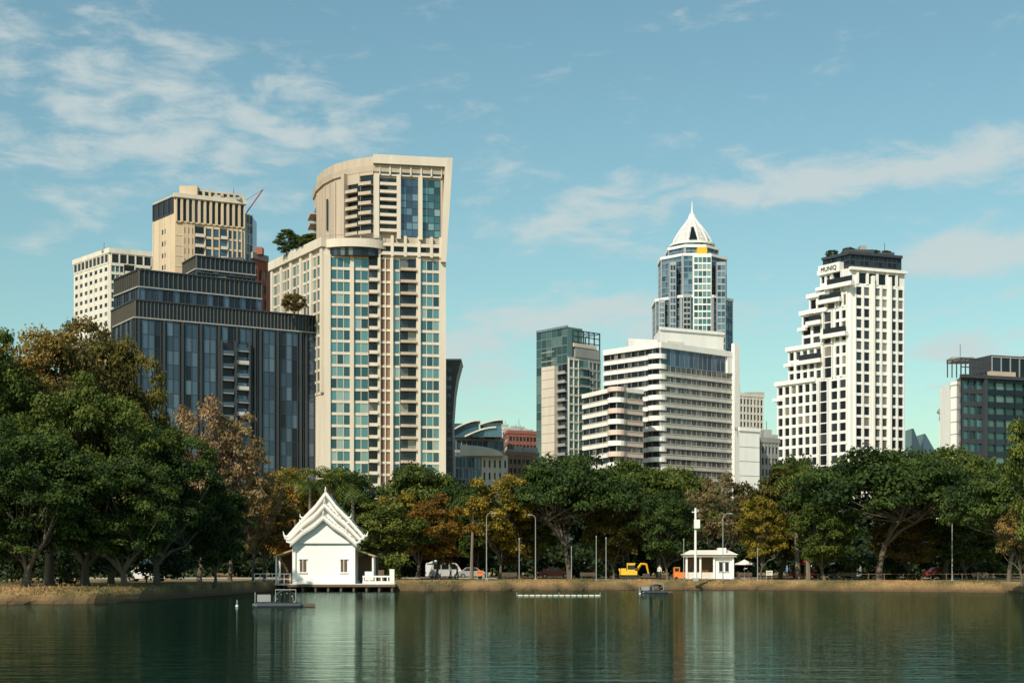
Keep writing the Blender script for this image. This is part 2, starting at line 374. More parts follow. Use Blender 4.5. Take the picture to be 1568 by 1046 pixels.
def simple(name,A,B,C,ytop,g,f,fl=3.4,nuL=4,nuR=8,pw=.3,sh=1.0,roof=3,seed=1,zb=None,core=None):
    mb=MB(); z=Z(ytop,B.y); pl=para(A,B,C); mb.prism(pl,GZ,z,core or f,'roofgrey')
    zb=zb or GZ+6; nz=int((z-1.5-zb)/fl)
    for w,n in ((Wall(mb,A,B),nuL),(Wall(mb,B,C),nuR)):
        if w.L>1: w.grid(.3,w.L-.3,z-1.5-nz*fl,z-1.5,n,nz,g,f,pw,sh)
        w.box(-.25,w.L+.25,-.3,.5,z-.9,z+.5,f)
    roofstuff(mb,pl,z,roof,seed)
    return mb.build(name,(B.x,B.y,GZ))
def b_bg():
    mb=MB(); A=P(686,620);B=P(690,600);C=P(771,606); z=Z(668,600); mb.prism(para(A,B,C),GZ,z,'offwhite','roofgrey')
    w=Wall(mb,B,C); w.grid(0,w.L,GZ+14,z-1,10,8,'g_blue','grey',.2,1.2)
    for k,(xa,xb,ya,yb) in enumerate(((690,735,660,643),(712,760,668,654),(735,770,650,643))):
        za,zb_=Z(ya,600),Z(yb,600)
        for i in range(6):
            t0,t1=i/6,(i+1)/6; s=lambda t: za+(zb_-za)*math.sin(t*math.pi/2)
            mb.hexa([(W(xa+(xb-xa)*t0,600),597-k,s(t0)-.6),(W(xa+(xb-xa)*t1,600),597-k,s(t1)-.6),(W(xa+(xb-xa)*t1,600),612,s(t1)-.6),(W(xa+(xb-xa)*t0,600),612,s(t0)-.6),
                     (W(xa+(xb-xa)*t0,600),597-k,s(t0)),(W(xa+(xb-xa)*t1,600),597-k,s(t1)),(W(xa+(xb-xa)*t1,600),612,s(t1)),(W(xa+(xb-xa)*t0,600),612,s(t0))],'offwhite')
        mb.bx(W(xa+6,600),W(xb-2,600),599-k,611,z-.5,zb_-1.5,'g_blue')
    mb.build('swept_roof_building',(B.x,B.y,GZ))
    mb=MB(); B=P(697,480);C=P(777,486); z=Z(697,480); mb.prism(para(B+Vector((-1,16)),B,C),GZ,z,'offwhite','roofgrey')
    w=Wall(mb,B,C); w.grid(0,w.L*.48,GZ+5,z-.5,8,9,'g_blue','grey',.12,.4); w.grid(w.L*.5,w.L,GZ+5,z-.5,5,8,'g_dark','offwhite',1.2,1.7)
    for i in range(8):
        a0,a1=math.pi*i/16,math.pi*(i+1)/16
        x=lambda a:W(697,480)+(W(772,480)-W(697,480))*(.1+.88*math.sin(a)); zz=lambda a:z+(Z(681,480)-z)*math.cos(a)
        mb.hexa([(x(a0),480.3,z-.1),(x(a1),480.3,z-.1),(x(a1),494,z-.1),(x(a0),494,z-.1),(x(a0),480.3,zz(a0)),(x(a1),480.3,zz(a1)),(x(a1),494,zz(a1)),(x(a0),494,zz(a0))],'offwhite')
    mb.build('curved_top_annex',(B.x,B.y,GZ))
    simple('brown_office_building',P(772,640),P(778,620),P(822,626),660,'g_dark','brick',3.4,1,8,.3,1.5,roof=5)
    simple('blue_grey_office_block',P(755,700),P(762,690),P(800,695),655,'g_blue','offwhite',3.4,1,6,.3,1.1,roof=3,seed=5)
    simple('mid_rise_brick_block',P(772,520),P(777,510),P(824,516),693,'g_dark','brown',3.2,1,7,.5,1.4,roof=4,seed=8)
    simple('office_block',P(1128,640),P(1131,620),P(1169,627),603,'g_dark','offwhite',3.3,1,7,.7,1.0,roof=4,seed=2)
    mb=MB(); B=P(1132,398);C=P(1163,402); z=Z(656,398); mb.prism(para(B+Vector((1,12)),B,C),GZ,z,'purewhite','roofgrey'); w=Wall(mb,B,C)
    w.box(-.2,w.L+.2,-.2,.3,z-.6,z+.4,'purewhite'); 
    for k in range(5): w.box(0,w.L,-.02,.06,z-5-k*4,z-4.9-k*4,'grey')
    roofstuff(mb,para(B+Vector((1,12)),B,C),z,2,3,1.2); mb.build('white_service_tower',(B.x,B.y,GZ))
    simple('grey_office_block',P(1160,425),P(1163,410),P(1192,414),672,'g_dark','grey',3.2,1,5,.5,1.3,roof=3,seed=6)
    simple('small_white_block',P(1440,520),P(1443,500),P(1460,503),629,'g_dark','white',3.2,1,4,.8,1.4,roof=2,seed=3)
    mb=MB()
    for xa,xb,yt in ((1396,1412,656),(1414,1432,664)):
        d=900; mb.prism([(W(xa,d),d),(W(xb,d),d),(W(xb,d),d+15),(W(xa,d),d+15)],GZ,Z(690,d),'g_slate')
        mb.prism([(W(xa,d),d),(W(xb,d),d),(W(xb,d),d+15),(W(xa,d),d+15)],Z(690,d),Z(yt,d),'g_slate',None,[(W(xa,d),d),(W(xa+3,d),d),(W(xa+3,d),d+15),(W(xa,d),d+15)])
    mb.build('distant_glass_tower',(W(1412,900),900,GZ))
def b_green():
    mb=MB(); A=P(822,533);B=P(870,520);C=P(920,531); z=Z(500,520); pl=para(A,B,C)
    zr=Z(545,520)
    w=Wall(mb,A,B); mb.prism(para(A,A+(B-A)*.98,A+(B-A)*.98+(C-B)*.45),GZ,z,'g_green','roofgrey')
    mb.prism(pl,GZ,zr,'grey','roofgrey')
    fl=3.3; nz=int((z-GZ-6)/fl)
    w.grid(0,w.L*.98,z-nz*fl,z,6,nz,'g_green','bluegrey',.12,.3,.2,.15)
    w.box(w.L*.27,w.L*.68,-.05,1.8,GZ,Z(562,527),'cream')
    for k in range(24): w.box(w.L*.27-.02,w.L*.68+.02,1.7,1.86,GZ+4+k*3.3,GZ+4.25+k*3.3,'sand')
    w.balc(w.L*.7,w.L*.97,z-nz*fl,Z(560,524),nz-4,'grey',out=1.2)
    w.box(w.L*.0,w.L*.99,-.1,.4,z-.3,z+.5,'bluegrey')
    w=Wall(mb,B,C); L=w.L; nz=int((zr-GZ-6)/fl)
    w.grid(.05,L*.3,zr-nz*fl,zr-1,2,nz,'g_green','offwhite',.3,.7,.5,.35)
    w.balc(L*.3,L*.62,zr-nz*fl,zr-1,nz,'grey',g='g_green',out=1.3,h=.7)
    w.grid(L*.62,L*.98,zr-nz*fl,zr-1,3,nz,'g_green','grey',.35,.8,.4,.3)
    w.box(L*.2,L*.95,-3,.2,zr,Z(530,520),'grey'); w.box(L*.15,L*.85,-2,.35,Z(530,520)+.1,Z(526,520)+.5,'cream')
    for k in range(6):
        c=L*.15+L*.83*k/5; w.box(c-.16,c+.16,-.5,-.1,zr,Z(503,520),'dgrey'); w.box(c-.16,c+.16,-8,-7.6,zr,Z(505,520),'dgrey'); w.box(c-.1,c+.1,-7.6,-.5,Z(504,520)-.3,Z(504,520),'dgrey')
    for y in (503,512,521): w.box(L*.15,L*.98,-.45,-.15,Z(y,520)-.3,Z(y,520),'dgrey')
    mb.build('green_glass_condominium',(B.x,B.y,GZ))
def b_banded():
    mb=MB()
    A=P(925,436);B=P(1010,420);C=P(1128,441); z=Z(526,420); pl=para(A,B,C); mb.prism(pl,GZ,z,'white','roofgrey')
    fl=3.02
    def bands(w,u0,u1,zt,n,nu,f='white',g='g_mid',hh=1.35,o=.35):
        for j in range(n):
            zz=zt-(j+1)*fl
            for i in range(nu): w.panel(u0+(u1-u0)*i/nu,u0+(u1-u0)*(i+1)/nu,.03,zz,zz+fl,g)
            for i in range(0,nu+1,2): w.box(u0+(u1-u0)*i/nu*.998,u0+(u1-u0)*i/nu*.998+.12,-.02,.12,zz,zz+fl,'grey')
            w.box(u0,u1,-.05,o,zz,zz+hh,f)
            w.box(u0,u1,-.05,o+.12,zz+hh-.12,zz+hh+.02,'offwhite')
    w=Wall(mb,B,C); L=w.L
    w.box(0,L,-.05,.6,z-1.2,z+.5,'white'); w.grid(.5,L*.84,z-6.2,z-1.3,14,1,'g_slate','bluegrey',.1,.2,.15,.1)
    bands(w,0,L*.86,z-6.3,19,26,'bandgrey')
    bands(w,L*.86,L*.93,z-6.3,19,3,'offwhite')
    w.box(L*.93,L+.05,-.05,1.2,GZ,z+3,'white')
    w.box(L*.86,L*.93,-.05,.5,z-6.2,z-1,'white')
    w=Wall(mb,A,B); L=w.L
    w.box(0,L-.01,-.05,.55,z-1.2,z+.4,'white'); bands(w,0,L-.02,z-1.3,20,16,g='g_dark')
    ctr=B+Vector((-.5,2.2)); 
    for j in range(20):
        zz=z-1.3-(j+1)*fl; pts=[(ctr.x+2.8*math.cos(2*math.pi*k/16),ctr.y+2.8*math.sin(2*math.pi*k/16)) for k in range(16)]
        mb.prism(pts,zz,zz+1.38,'white')
    a=P(1008,432);b=P(1011,430);c=P(1108,440); mb.prism(para(a+Vector((0,14)),b,c),z,Z(503,430),'white','roofgrey')
    w=Wall(mb,b,c); w.box(w.L*.1,w.L*.35,-.05,.2,z+.8,z+2.6,'offwhite'); w.box(-.2,w.L+.2,-.2,.4,Z(503,430)-.4,Z(503,430)+.5,'white')
    a=P(960,445);b=P(962,433);c=P(1006,436); mb.prism(para(a,b,c),z,Z(518,433),'white','roofgrey')
    A2=P(893,420);B2=P(944,402);C2=P(984,409); z2=Z(596,402)
    mb.prism(para(A2,B2,C2),GZ,z2,'white','roofgrey')
    w=Wall(mb,A2,B2); w.box(0,w.L,-.05,.5,z2-.5,z2+.7,'white'); bands(w,0,w.L-.02,z2-.6,15,10,g='g_dark')
    w=Wall(mb,B2,C2); w.box(0,w.L,-.05,.5,z2-.5,z2+.7,'white'); bands(w,0,w.L-.02,z2-.6,15,7,'pinkband')
    ctr=B2+Vector((.2,2.0))
    for j in range(16):
        zz=z2-.6-j*fl; pts=[(ctr.x+2.6*math.cos(2*math.pi*k/16),ctr.y+2.6*math.sin(2*math.pi*k/16)) for k in range(16)]
        mb.prism(pts,zz if j else z2-.5,zz+1.37 if j else z2+.72,'white' if j%2 else 'pinkband')
    roofstuff(mb,pl,z,5,11,2)
    mb.build('white_banded_office_building',(B.x,B.y,GZ))
def b_spire():
    mb=MB(); d=800.; cx=W(1068,d); cy=d+24
    def octa(hw,rot=math.pi/8,n=8): return [(cx+hw/math.cos(math.pi/n)*math.cos(rot+2*math.pi*k/n),cy+hw/math.cos(math.pi/n)*math.sin(rot+2*math.pi*k/n)) for k in range(n)]
    s=d/F
    def tier(hw,z0,z1,nu,nz,g,f):
        o=octa(hw); mb.prism(o,z0,z1,g,'roofgrey')
        for k in range(8):
            p,q=Vector(o[k]),Vector(o[(k+1)%8])
            if (p+q).y/2>cy+2: continue
            w=Wall(mb,p,q)
            if w.n.dot(((p+q)/2-Vector((cx,cy))))<0: w=Wall(mb,q,p)
            w.grid(0,w.L,z0,z1,nu,nz,g,f,.22,.7,.3,.25)
            w.box(-.2,.5,-.05,.6,z0,z1,'silver'); w.box(w.L-.5,w.L+.2,-.05,.6,z0,z1,'silver')
            w.box(-.2,w.L+.2,-.2,.9,z1-1.0,z1+.5,'white')
    z1=Z(452,d);z2=Z(386,d);z3=Z(370,d)
    tier(59*s,GZ,z1,6,44,'g_blue','bluegrey'); tier(50*s,z1,z2,5,7,'g_blue','bluegrey'); tier(38*s,z2,z3,5,2,'g_blue','bluegrey')
    def bay(xa,xb,yt,out,nu,g,f):
        y0=cy-59*s-out; mb.bx(W(xa,d),W(xb,d),y0,y0+14,GZ,Z(yt,d),f)
        w=Wall(mb,Vector((W(xa,d),y0)),Vector((W(xb,d),y0))); w.grid(.3,w.L-.3,GZ+60,Z(yt,d)-1.5,nu,30,g,f,.3,.9,.3,.25)
    bay(1062,1090,388,1.5,4,'g_teal','white'); bay(1026,1036,400,.8,2,'g_blue','silver'); bay(1098,1112,400,.8,2,'g_blue','silver')
    bay(1011,1020,455,-4,2,'g_blue','silver'); bay(1046,1058,450,2.2,2,'g_dark','silver')
    mb.bx(W(1069,d),W(1084,d),cy-52*s-2,cy,Z(388,d),Z(377,d),'yellow')
    def ring(r0,r1,za,zb,m,n=24):
        mb.prism([(cx+r0*math.cos(2*math.pi*k/n),cy+r0*math.sin(2*math.pi*k/n)) for k in range(n)],za,zb,m,None,[(cx+r1*math.cos(2*math.pi*k/n),cy+r1*math.sin(2*math.pi*k/n)) for k in range(n)])
    ring(33*s,33*s,z3,Z(364,d),'g_teal'); ring(36*s,36*s,Z(364,d),Z(361,d),'white')
    prof=[(31,361),(28,353),(22,343),(15.5,334),(9,326),(4.5,319),(2.2,312)]
    for (ra,ya),(rb,yb) in zip(prof[:-1],prof[1:]): ring(ra*s,rb*s,Z(ya,d),Z(yb,d),'bandgrey')
    for k in range(12):
        a=2*math.pi*k/12+.2
        mb.tube([(cx+(r*s+.15)*math.cos(a),cy+(r*s+.15)*math.sin(a),Z(y,d)) for r,y in prof],.5,'white',4)
    for r_,y_ in ((28,353),(22,343),(15.5,334)): ring((r_+.6)*s,(r_+.3)*s,Z(y_+1.0,d),Z(y_,d),'white')
    mb.hexa([(cx-3,cy-30*s-.8,Z(358,d)),(cx+1.5,cy-30*s-.8,Z(358,d)),(cx+1.5,cy,Z(358,d)),(cx-3,cy,Z(358,d)),(cx-1.2,cy-18*s-.3,Z(336,d)),(cx,cy-18*s-.3,Z(336,d)),(cx,cy,Z(336,d)),(cx-1.2,cy,Z(336,d))],'g_dark')
    mb.tube([(cx,cy,Z(314,d)),(cx,cy,Z(306,d)),(cx,cy,Z(291,d))],[.9,.5,.1],'white',8)
    mb.build('domed_spire_skyscraper',(cx,cy,GZ))
def b_ziggurat():
    mb=MB(); A=P(1190,448);B=P(1302,425);C=P(1385,431.5)
    line=Wall(MB(),A,B); zs=GZ; fl=3.25
    wr=Wall(mb,B,C); last=None
    steps=[(1190,590),(1207,537),(1228,482),(1239,456),(1256,420)]
    for k,(xl,yt) in enumerate(steps):
        Ak=A+line.u*line.ux(xl); z1=Z(yt,Ak.y)
        pl=para(Ak,B,C); mb.prism(pl,zs,z1,'white','offwhite')
        w=Wall(mb,Ak,B); h=z1-zs; nz=max(1,round((h-.6)/fl)); zb=z1-.5-nz*((h-.6)/nz)
        L=w.L; e=L*.62 if k<2 else L*.5
        w.grid(.4,e-1.2,zb,z1-.5,max(2,int((e-1.5)/2.7)),nz,'g_dark','white',.8,.85,.5,.25)
        w.grid(e-.6,e+3.0,zb,z1-.5,1,nz,'g_dark','white',.5,.3,.9,.15)
        w.grid(e+3.6,L-.9,zb,z1-.5,max(2,int((L-e-4)/2.7)),nz,'g_dark','white',.8,.85,.5,.25)
        w.box(-.4,L*.55,-.2,1.0,z1-.4,z1+.9,'white')
        w.box(-.5,2.6,.4,1.6,z1-fl*1.6,z1-fl*1.6+1.0,'white')
        last=(Ak,z1); zs=z1
    zt=last[1]; L=wr.L
    nz=int((zt-1-GZ)/fl); zb=zt-1-nz*fl
    wr.grid(1.4,L*.36,zb,zt-5,2,nz-1,'g_dark','white',.7,.8,.5,.3)
    wr.grid(L*.42,L*.68,zb,zt-5,2,nz-1,'g_mid','white',.6,.95,.6,.35)
    wr.grid(L*.72,L-.4,zb,zt-5,2,nz-1,'g_dark','white',.6,.8,.5,.3)
    for c in (.39,.70): wr.box(L*c-.35,L*c+.35,-.05,1.3,GZ,zt-2,'white')
    wr.box(-.4,L+.4,-.2,1.0,zt-.6,zt+.3,'white'); wr.panel(L*.1,L*.9,.05,zt-4.3,zt-1.2,'g_dark')
    for k in range(5): wr.box(L*(.1+.18*k),L*(.1+.18*k)+.8,-.04,.5,zt-4.6,zt-.6,'white')
    w=Wall(mb,A,B)
    for y,xa,xb in ((560,1225,1262),(520,1262,1300),(468,1256,1292),(445,1268,1310),(500,1240,1262)):
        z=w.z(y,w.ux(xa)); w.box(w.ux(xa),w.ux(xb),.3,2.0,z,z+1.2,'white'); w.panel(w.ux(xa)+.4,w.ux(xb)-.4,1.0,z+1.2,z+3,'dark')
    Ak=last[0]; a=Ak+(B-Ak)*.06; zc=Z(386,425)
    pl2=para(a+Vector((.6,1)),B+Vector((.1,.9)),C+Vector((-.9,.5)))
    mb.prism(pl2,zt+.32,zc,'dgrey','roofgrey')
    for p,q in ((pl2[0],pl2[1]),(pl2[1],pl2[2])):
        w=Wall(mb,p,q); w.grid(0,w.L,zt+1.0,zc-.4,max(4,int(w.L/1.6)),2,'g_navy','dgrey',.14,.3,.2,.15); w.box(-.2,w.L+.2,-.2,.6,zc-.5,zc+.3,'dgrey')
    w=Wall(mb,pl2[0],pl2[1]); w.box(0,w.L*.8,.3,2.2,zt-.6,zt+2.2,'white')
    z=zc; mb.bx(pl2[1].x-1,pl2[1].x+8,pl2[1].y+3,pl2[1].y+9,z,z+1.6,'dgrey'); mb.bx(pl2[1].x+4,pl2[1].x+6,pl2[1].y+4,pl2[1].y+7,z+1.6,z+3,'grey')
    roofstuff(mb,pl2,z,4,8,1.3,'dgrey')
    ob=mb.build('white_stepped_hotel',(B.x,B.y,GZ))
    cu=bpy.data.curves.new('rooftop_sign_letters','FONT'); cu.body='MUNIQ'; cu.size=1.9; cu.extrude=.08; cu.materials.append(M['dgrey'])
    t=bpy.data.objects.new('rooftop_sign_letters',cu); scene.collection.objects.link(t); t.parent=ob
    q=w.pt(w.L*.1,2.3,zt+.2)
    t.location=Vector(q)-Vector((B.x,B.y,GZ)); t.rotation_euler=(R(90),0,math.atan2(w.u.y,w.u.x))
    return (pl2,z)
def b_right():
    mb=MB(); A=P(1466,392);B=P(1471,380);C=P(1640,392); z=Z(577,380); pl=para(A+Vector((0,12)),B,C); mb.prism(pl,GZ,z,'g_navy','roofgrey')
    w=Wall(mb,B,C); fl=3.3; nz=int((z-GZ-3)/fl)
    u1=w.ux(1508)
    w.grid(.3,u1-1,z-nz*fl-.4,z-.4,3,nz,'g_teal','dgrey',.25,1.2,.5,.35)
    w.grid(u1,w.L,z-nz*fl-.4,z-.4,9,nz,'g_green','g_navy',.2,1.5,.5,.4)
    w.box(u1-1,u1,-.05,1.2,GZ,z+1,'dgrey')
    w.box(-.2,w.L,-.2,1.4,z-.3,z+.6,'dgrey')
    zt=Z(547,380)
    for k in range(6):
        c=.2+(u1-.4)*k/5; w.box(c-.12,c+.12,-.3,-.05,z+.6,zt,'dgrey'); w.box(c-.12,c+.12,-6,-5.8,z+.6,zt,'dgrey'); w.box(c-.1,c+.1,-5.8,-.3,zt-.25,zt-.02,'dgrey')
    for zz in (zt-.3,(z+zt)/2): w.box(.1,u1,-.28,-.08,zz,zz+.28,'dgrey')
    q=w.ux(1520); w.box(q,w.L-2,-10,-.5,z+.6,Z(540,380),'dgrey'); w.grid(q,w.L-2,z+.7,Z(543,380),8,1,'g_navy','grey',.15,.3,off=-.5+.02)
    w.box(u1+1,u1+9,-.4,1.2,z+.62,z+1.8,'sand')
    roofstuff(mb,pl,Z(540,380),3,2,1.5)
    b=P(1456,388);c=P(1470.5,384); z2=Z(587,388); mb.prism(para(b+Vector((0,10)),b,c),GZ,z2,'purewhite'); w=Wall(mb,b,c); w.box(-.1,w.L,-.05,.2,z2-.6,z2+.4,'purewhite')
    for k in range(12): w.box(-.02,w.L*.98,-.02,.06,z2-4-k*3.3,z2-3.8-k*3.3,'grey')
    mb.build('teal_glass_office_building',(B.x,B.y,GZ))
b_whiteapt();b_tan();b_brick();b_darkoffice();zl=b_hotel();b_flare();b_bg();b_green();b_banded();b_spire();crown=b_ziggurat();b_right()
# ---------------------------------------------------------------- foliage
def mesh_quads(name,V,Q,mi,rn,mats):
    me=bpy.data.meshes.new(name); n=len(V);m=len(Q)
    me.vertices.add(n); me.vertices.foreach_set('co',V.astype(np.float32).ravel())
    me.loops.add(4*m); me.loops.foreach_set('vertex_index',Q.astype(np.int32).ravel())
    me.polygons.add(m); me.polygons.foreach_set('loop_start',(np.arange(m)*4).astype(np.int32))
    for k in mats: me.materials.append(M[k])
    me.polygons.foreach_set('material_index',mi.astype(np.int32))
    a=me.attributes.new('rnd','FLOAT','FACE'); a.data.foreach_set('value',rn.astype(np.float32))
    me.update(calc_edges=True); return me
def unit(a): return a/np.maximum(np.linalg.norm(a,axis=1,keepdims=True),1e-6)
def leafcloud(rg,C,Rd,n,size,inner=.3,outer=1.22):
    k=len(C); area=(Rd.mean(1)**2); idx=rg.choice(k,n,p=area/area.sum())
    d=unit(rg.normal(size=(n,3))); d[:,2]=np.where(d[:,2]<-.35,-d[:,2]*.6,d[:,2]); r=inner+(outer-inner)*rg.beta(2.8,1.7,(n,1))
    ph=rg.uniform(0,6.28,(k,1))[idx]; r=r*(1+.22*np.sin(5*np.arctan2(d[:,1:2],d[:,0:1])+ph)*np.cos(4*d[:,2:3]+ph))
    pos=C[idx]+d*Rd[idx]*r
    nn=unit(d*.7+rg.normal(size=(n,3))*.5+np.array([0,0,.35])); t=unit(np.cross(nn,rg.normal(size=(n,3)))); b=np.cross(nn,t)
    s=size*rg.uniform(.5,1.5,(n,1))
    V=np.stack([pos+t*s,pos+b*s*.6,pos-t*s,pos-b*s*.6],1).reshape(-1,3)
    cr=rg.uniform(0,1,k); rn=np.clip(cr[idx]*.6+rg.uniform(0,1,n)*.4,0,1)
    return V,rn
def make_tree(name,seed,H,Rr,base,kind,nleaf,size,ncl,trunk,clr=(.13,.22)):
    rg=np.random.default_rng(seed); rnd=random.Random(seed)
    C=[];Rd=[]
    while len(C)<ncl:
        if kind=='umb':
            a=rg.uniform(0,2*math.pi); q=math.sqrt(rg.uniform(0,1)); r=q*Rr*.9*(1+.12*math.sin(3*a+seed)+.06*math.sin(7*a))
            z=base+(H-base)*(math.sqrt(max(0,1-q*q*.85))*.9)*rg.uniform(.62,1.0)
            c=(r*math.cos(a),r*math.sin(a),z-.3); f=.5
        else:
            d=rg.normal(size=3); d/=np.linalg.norm(d); rr=rg.uniform(.45,.95)**.7; h=(H-base)/2
            taper=1-.2*max(0,d[2]); lump=1+.2*math.sin(2.3*math.atan2(d[1],d[0])*2+seed*1.7+d[2]*4)
            c=(d[0]*Rr*.88*rr*taper*lump,d[1]*Rr*.88*rr*taper*lump,base+h+d[2]*h*.92*rr*(1+.1*math.sin(seed+5*d[0]))); f=.7
        cr=Rr*rg.uniform(*clr); C.append(c); Rd.append((cr,cr*rg.uniform(.8,1.2),cr*f))
    C=np.array(C);Rd=np.array(Rd)
    V,rn=leafcloud(rg,C,Rd,nleaf,size)
    mb=MB(); lean=rnd.uniform(-.9,.9); fz=base*(.75 if kind=='umb' else .9)
    fork=Vector((lean,rnd.uniform(-.4,.4),max(fz,1.2)))
    mb.tube([(0,0,-.4),(0,0,.25),(lean*.3,0,fz*.4),tuple(fork)],[trunk*1.6,trunk*1.1,trunk*.85,trunk*.7],'bark',8)
    nb=7
    order=list(range(len(C))); rnd.shuffle(order)
    for i in range(nb):
        t=Vector(C[order[i]]); mid=fork.lerp(t,.5)+Vector((rnd.uniform(-.6,.6),rnd.uniform(-.6,.6),-(t.z-fork.z)*.12)); 
        mb.tube([fork-Vector((0,0,.3)),fork.lerp(mid,.5)+Vector((0,0,.2)),mid,t],[trunk*.55,trunk*.4,trunk*.3,trunk*.1],'bark',6)
        for j in range(6):
            q=Vector(C[order[(nb+i*6+j)%len(C)]])
            if (q-mid).length<Rr*1.1:
                mb.tube([mid,mid.lerp(q,.5)+Vector((0,0,-.3)),q],[trunk*.25,trunk*.14,trunk*.05],'bark',5)
    tv=np.array(mb.v); tf=[f for f in mb.f if len(f)==4]
    Q=np.arange(len(V)).reshape(-1,4)+len(tv)
    Qa=np.vstack([np.array(tf),Q]); mi=np.concatenate([np.zeros(len(tf)),np.ones(len(Q))]); r=np.concatenate([np.zeros(len(tf)),rn])
    me=mesh_quads(name,np.vstack([tv,V]),Qa,mi,r,['bark','L_green'])
    return (me,float(np.percentile(V[:,2],99.7)),Rr)
PR={}
PR['U1']=make_tree('umbrella_tree_a',1,14,10,5.0,'umb',36000,.19,140,.38)
PR['U2']=make_tree('umbrella_tree_b',2,13,9,4.2,'umb',30000,.19,112,.34)
PR['D1']=make_tree('dense_tree_a',3,12,6,1.8,'rnd',23000,.17,95,.25)
PR['D2']=make_tree('dense_tree_b',4,12,5.2,2.2,'rnd',17000,.16,75,.22)
PR['D3']=make_tree('dense_tree_c',5,11,6.5,1.6,'rnd',23000,.17,90,.26)
PR['S1']=make_tree('sparse_tree_a',6,12,5,2.8,'rnd',12000,.12,90,.22,(.10,.18))
PR['S2']=make_tree('sparse_tree_b',8,12,4.6,2.6,'rnd',8500,.12,80,.2,(.09,.16))
PR['L1']=make_tree('large_tree_a',9,19,9.5,3.0,'rnd',66000,.15,200,.5,(.09,.17))
PR['L2']=make_tree('large_tree_b',10,16,9,2.0,'rnd',58000,.15,175,.45,(.09,.17))
def put(name,proto,x,d,ytop,wpx,leaf,rot=None,bz=GZ):
    me,H,Rr=PR[proto]; s=(Z(ytop,d)-bz)/H; sx=(wpx/F*d/2)/Rr
    ob=bpy.data.objects.new(name,me); scene.collection.objects.link(ob)
    ob.location=(W(x,d),d,bz); ob.scale=(sx,sx,s); ob.rotation_euler=(0,0,rot if rot is not None else random.uniform(0,6.28))
    if leaf!='L_green':
        ob.material_slots[1].link='OBJECT'; ob.material_slots[1].material=M[leaf]
    return ob
T=[('rain_tree','L1',75,122,494,300,'L_olive'),('rain_tree','L1',170,130,502,190,'L_olive'),('rain_tree','L1',-30,112,515,250,'L_green'),
('rain_tree','L2',130,113,585,290,'L_green'),('rain_tree','L1',240,118,645,220,'L_dark'),('rain_tree','L2',40,104,650,290,'L_dark'),('rain_tree','L2',190,108,690,220,'L_dark'),
('broadleaf_tree','D1',330,126,745,120,'L_dark'),
('bare_brown_tree','S1',305,150,612,170,'L_brown'),('bare_brown_tree','S1',352,152,636,150,'L_brown'),('bare_brown_tree','S2',388,158,685,110,'L_brown'),
('broadleaf_tree','D2',405,165,735,120,'L_olive'),('broadleaf_tree','D1',445,180,718,130,'L_yellow'),
('broadleaf_tree','D3',520,190,720,150,'L_dark'),('broadleaf_tree','D2',590,168,768,140,'L_green'),('broadleaf_tree','D3',640,195,714,170,'L_dark'),
('flame_tree','D1',668,172,758,110,'L_orange'),('yellow_tree','D2',610,178,755,90,'L_yellow'),
('yellow_tree','D2',765,178,728,120,'L_yellow'),('broadleaf_tree','D1',735,190,745,120,'L_green'),('yellow_tree','D1',790,184,760,90,'L_olive'),
('rain_tree','U1',872,180,697,215,'L_dark'),('rain_tree','U2',965,190,708,190,'L_green'),('broadleaf_tree','D1',1022,174,752,110,'L_dark'),
('broadleaf_tree','D3',940,182,762,110,'L_olive'),
('bare_brown_tree','S1',1100,178,726,120,'L_brown'),('broadleaf_tree','D3',1040,205,718,150,'L_green'),
('yellow_tree','D1',1195,180,718,150,'L_olive'),('yellow_tree','D2',1165,172,762,90,'L_yellow'),('broadleaf_tree','D3',1225,190,700,110,'L_green'),
('rain_tree','U1',1345,168,690,290,'L_dark'),('rain_tree','U2',1445,178,688,230,'L_green'),('broadleaf_tree','D1',1262,165,765,120,'L_green'),
('rain_tree','U2',1545,150,708,190,'L_dark'),('yellow_tree','D2',1565,135,768,80,'L_olive'),('broadleaf_tree','D2',1585,128,635,110,'L_green'),
('broadleaf_tree','D1',1480,172,775,130,'L_dark'),('broadleaf_tree','D3',1390,176,785,140,'L_olive'),('broadleaf_tree','D2',820,186,765,110,'L_green'),
('broadleaf_tree','D1',700,205,735,130,'L_dark')]
for t in T: put(*t)
put('rooftop_tree','D1',440,420,352,46,'L_dark',bz=zl-1); put('rooftop_tree','D3',468,412,360,44,'L_dark',bz=zl-1)
put('rooftop_tree','D3',450,399,450,46,'L_olive',bz=Z(485,399))
for x,s in ((1275,20),(1300,24),(1338,20),(1358,18)): put('rooftop_tree','D3',x,437,381-(x%7)+3,s+6,'L_dark',bz=crown[1]-1)
def mass(name,seed,xr,dr,zr,ncl,n,size,rad,leaf,topf=None):
    rg=np.random.default_rng(seed); X=rg.uniform(*xr,ncl);Y=rg.uniform(*dr,ncl); q=rg.uniform(0,1,ncl)
    top=np.array([topf(x) for x in X]) if topf else np.full(ncl,zr[1]); Zz=zr[0]+(top-zr[0])*q
    rr=rg.uniform(rad*.6,rad*1.3,ncl); C=np.stack([X,Y,Zz],1); Rd=np.stack([rr,rr,rr*.75],1)
    V,rn=leafcloud(rg,C,Rd,n,size); Q=np.arange(len(V)).reshape(-1,4)
    ob=bpy.data.objects.new(name,mesh_quads(name,V,Q,np.zeros(len(Q)),rn,[leaf])); scene.collection.objects.link(ob); return ob
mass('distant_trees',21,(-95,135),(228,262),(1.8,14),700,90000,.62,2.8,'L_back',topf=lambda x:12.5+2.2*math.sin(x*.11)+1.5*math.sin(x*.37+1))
mass('park_understory_shrubs',22,(-75,105),(201,214),(1.2,6.0),480,52000,.30,1.6,'L_back')
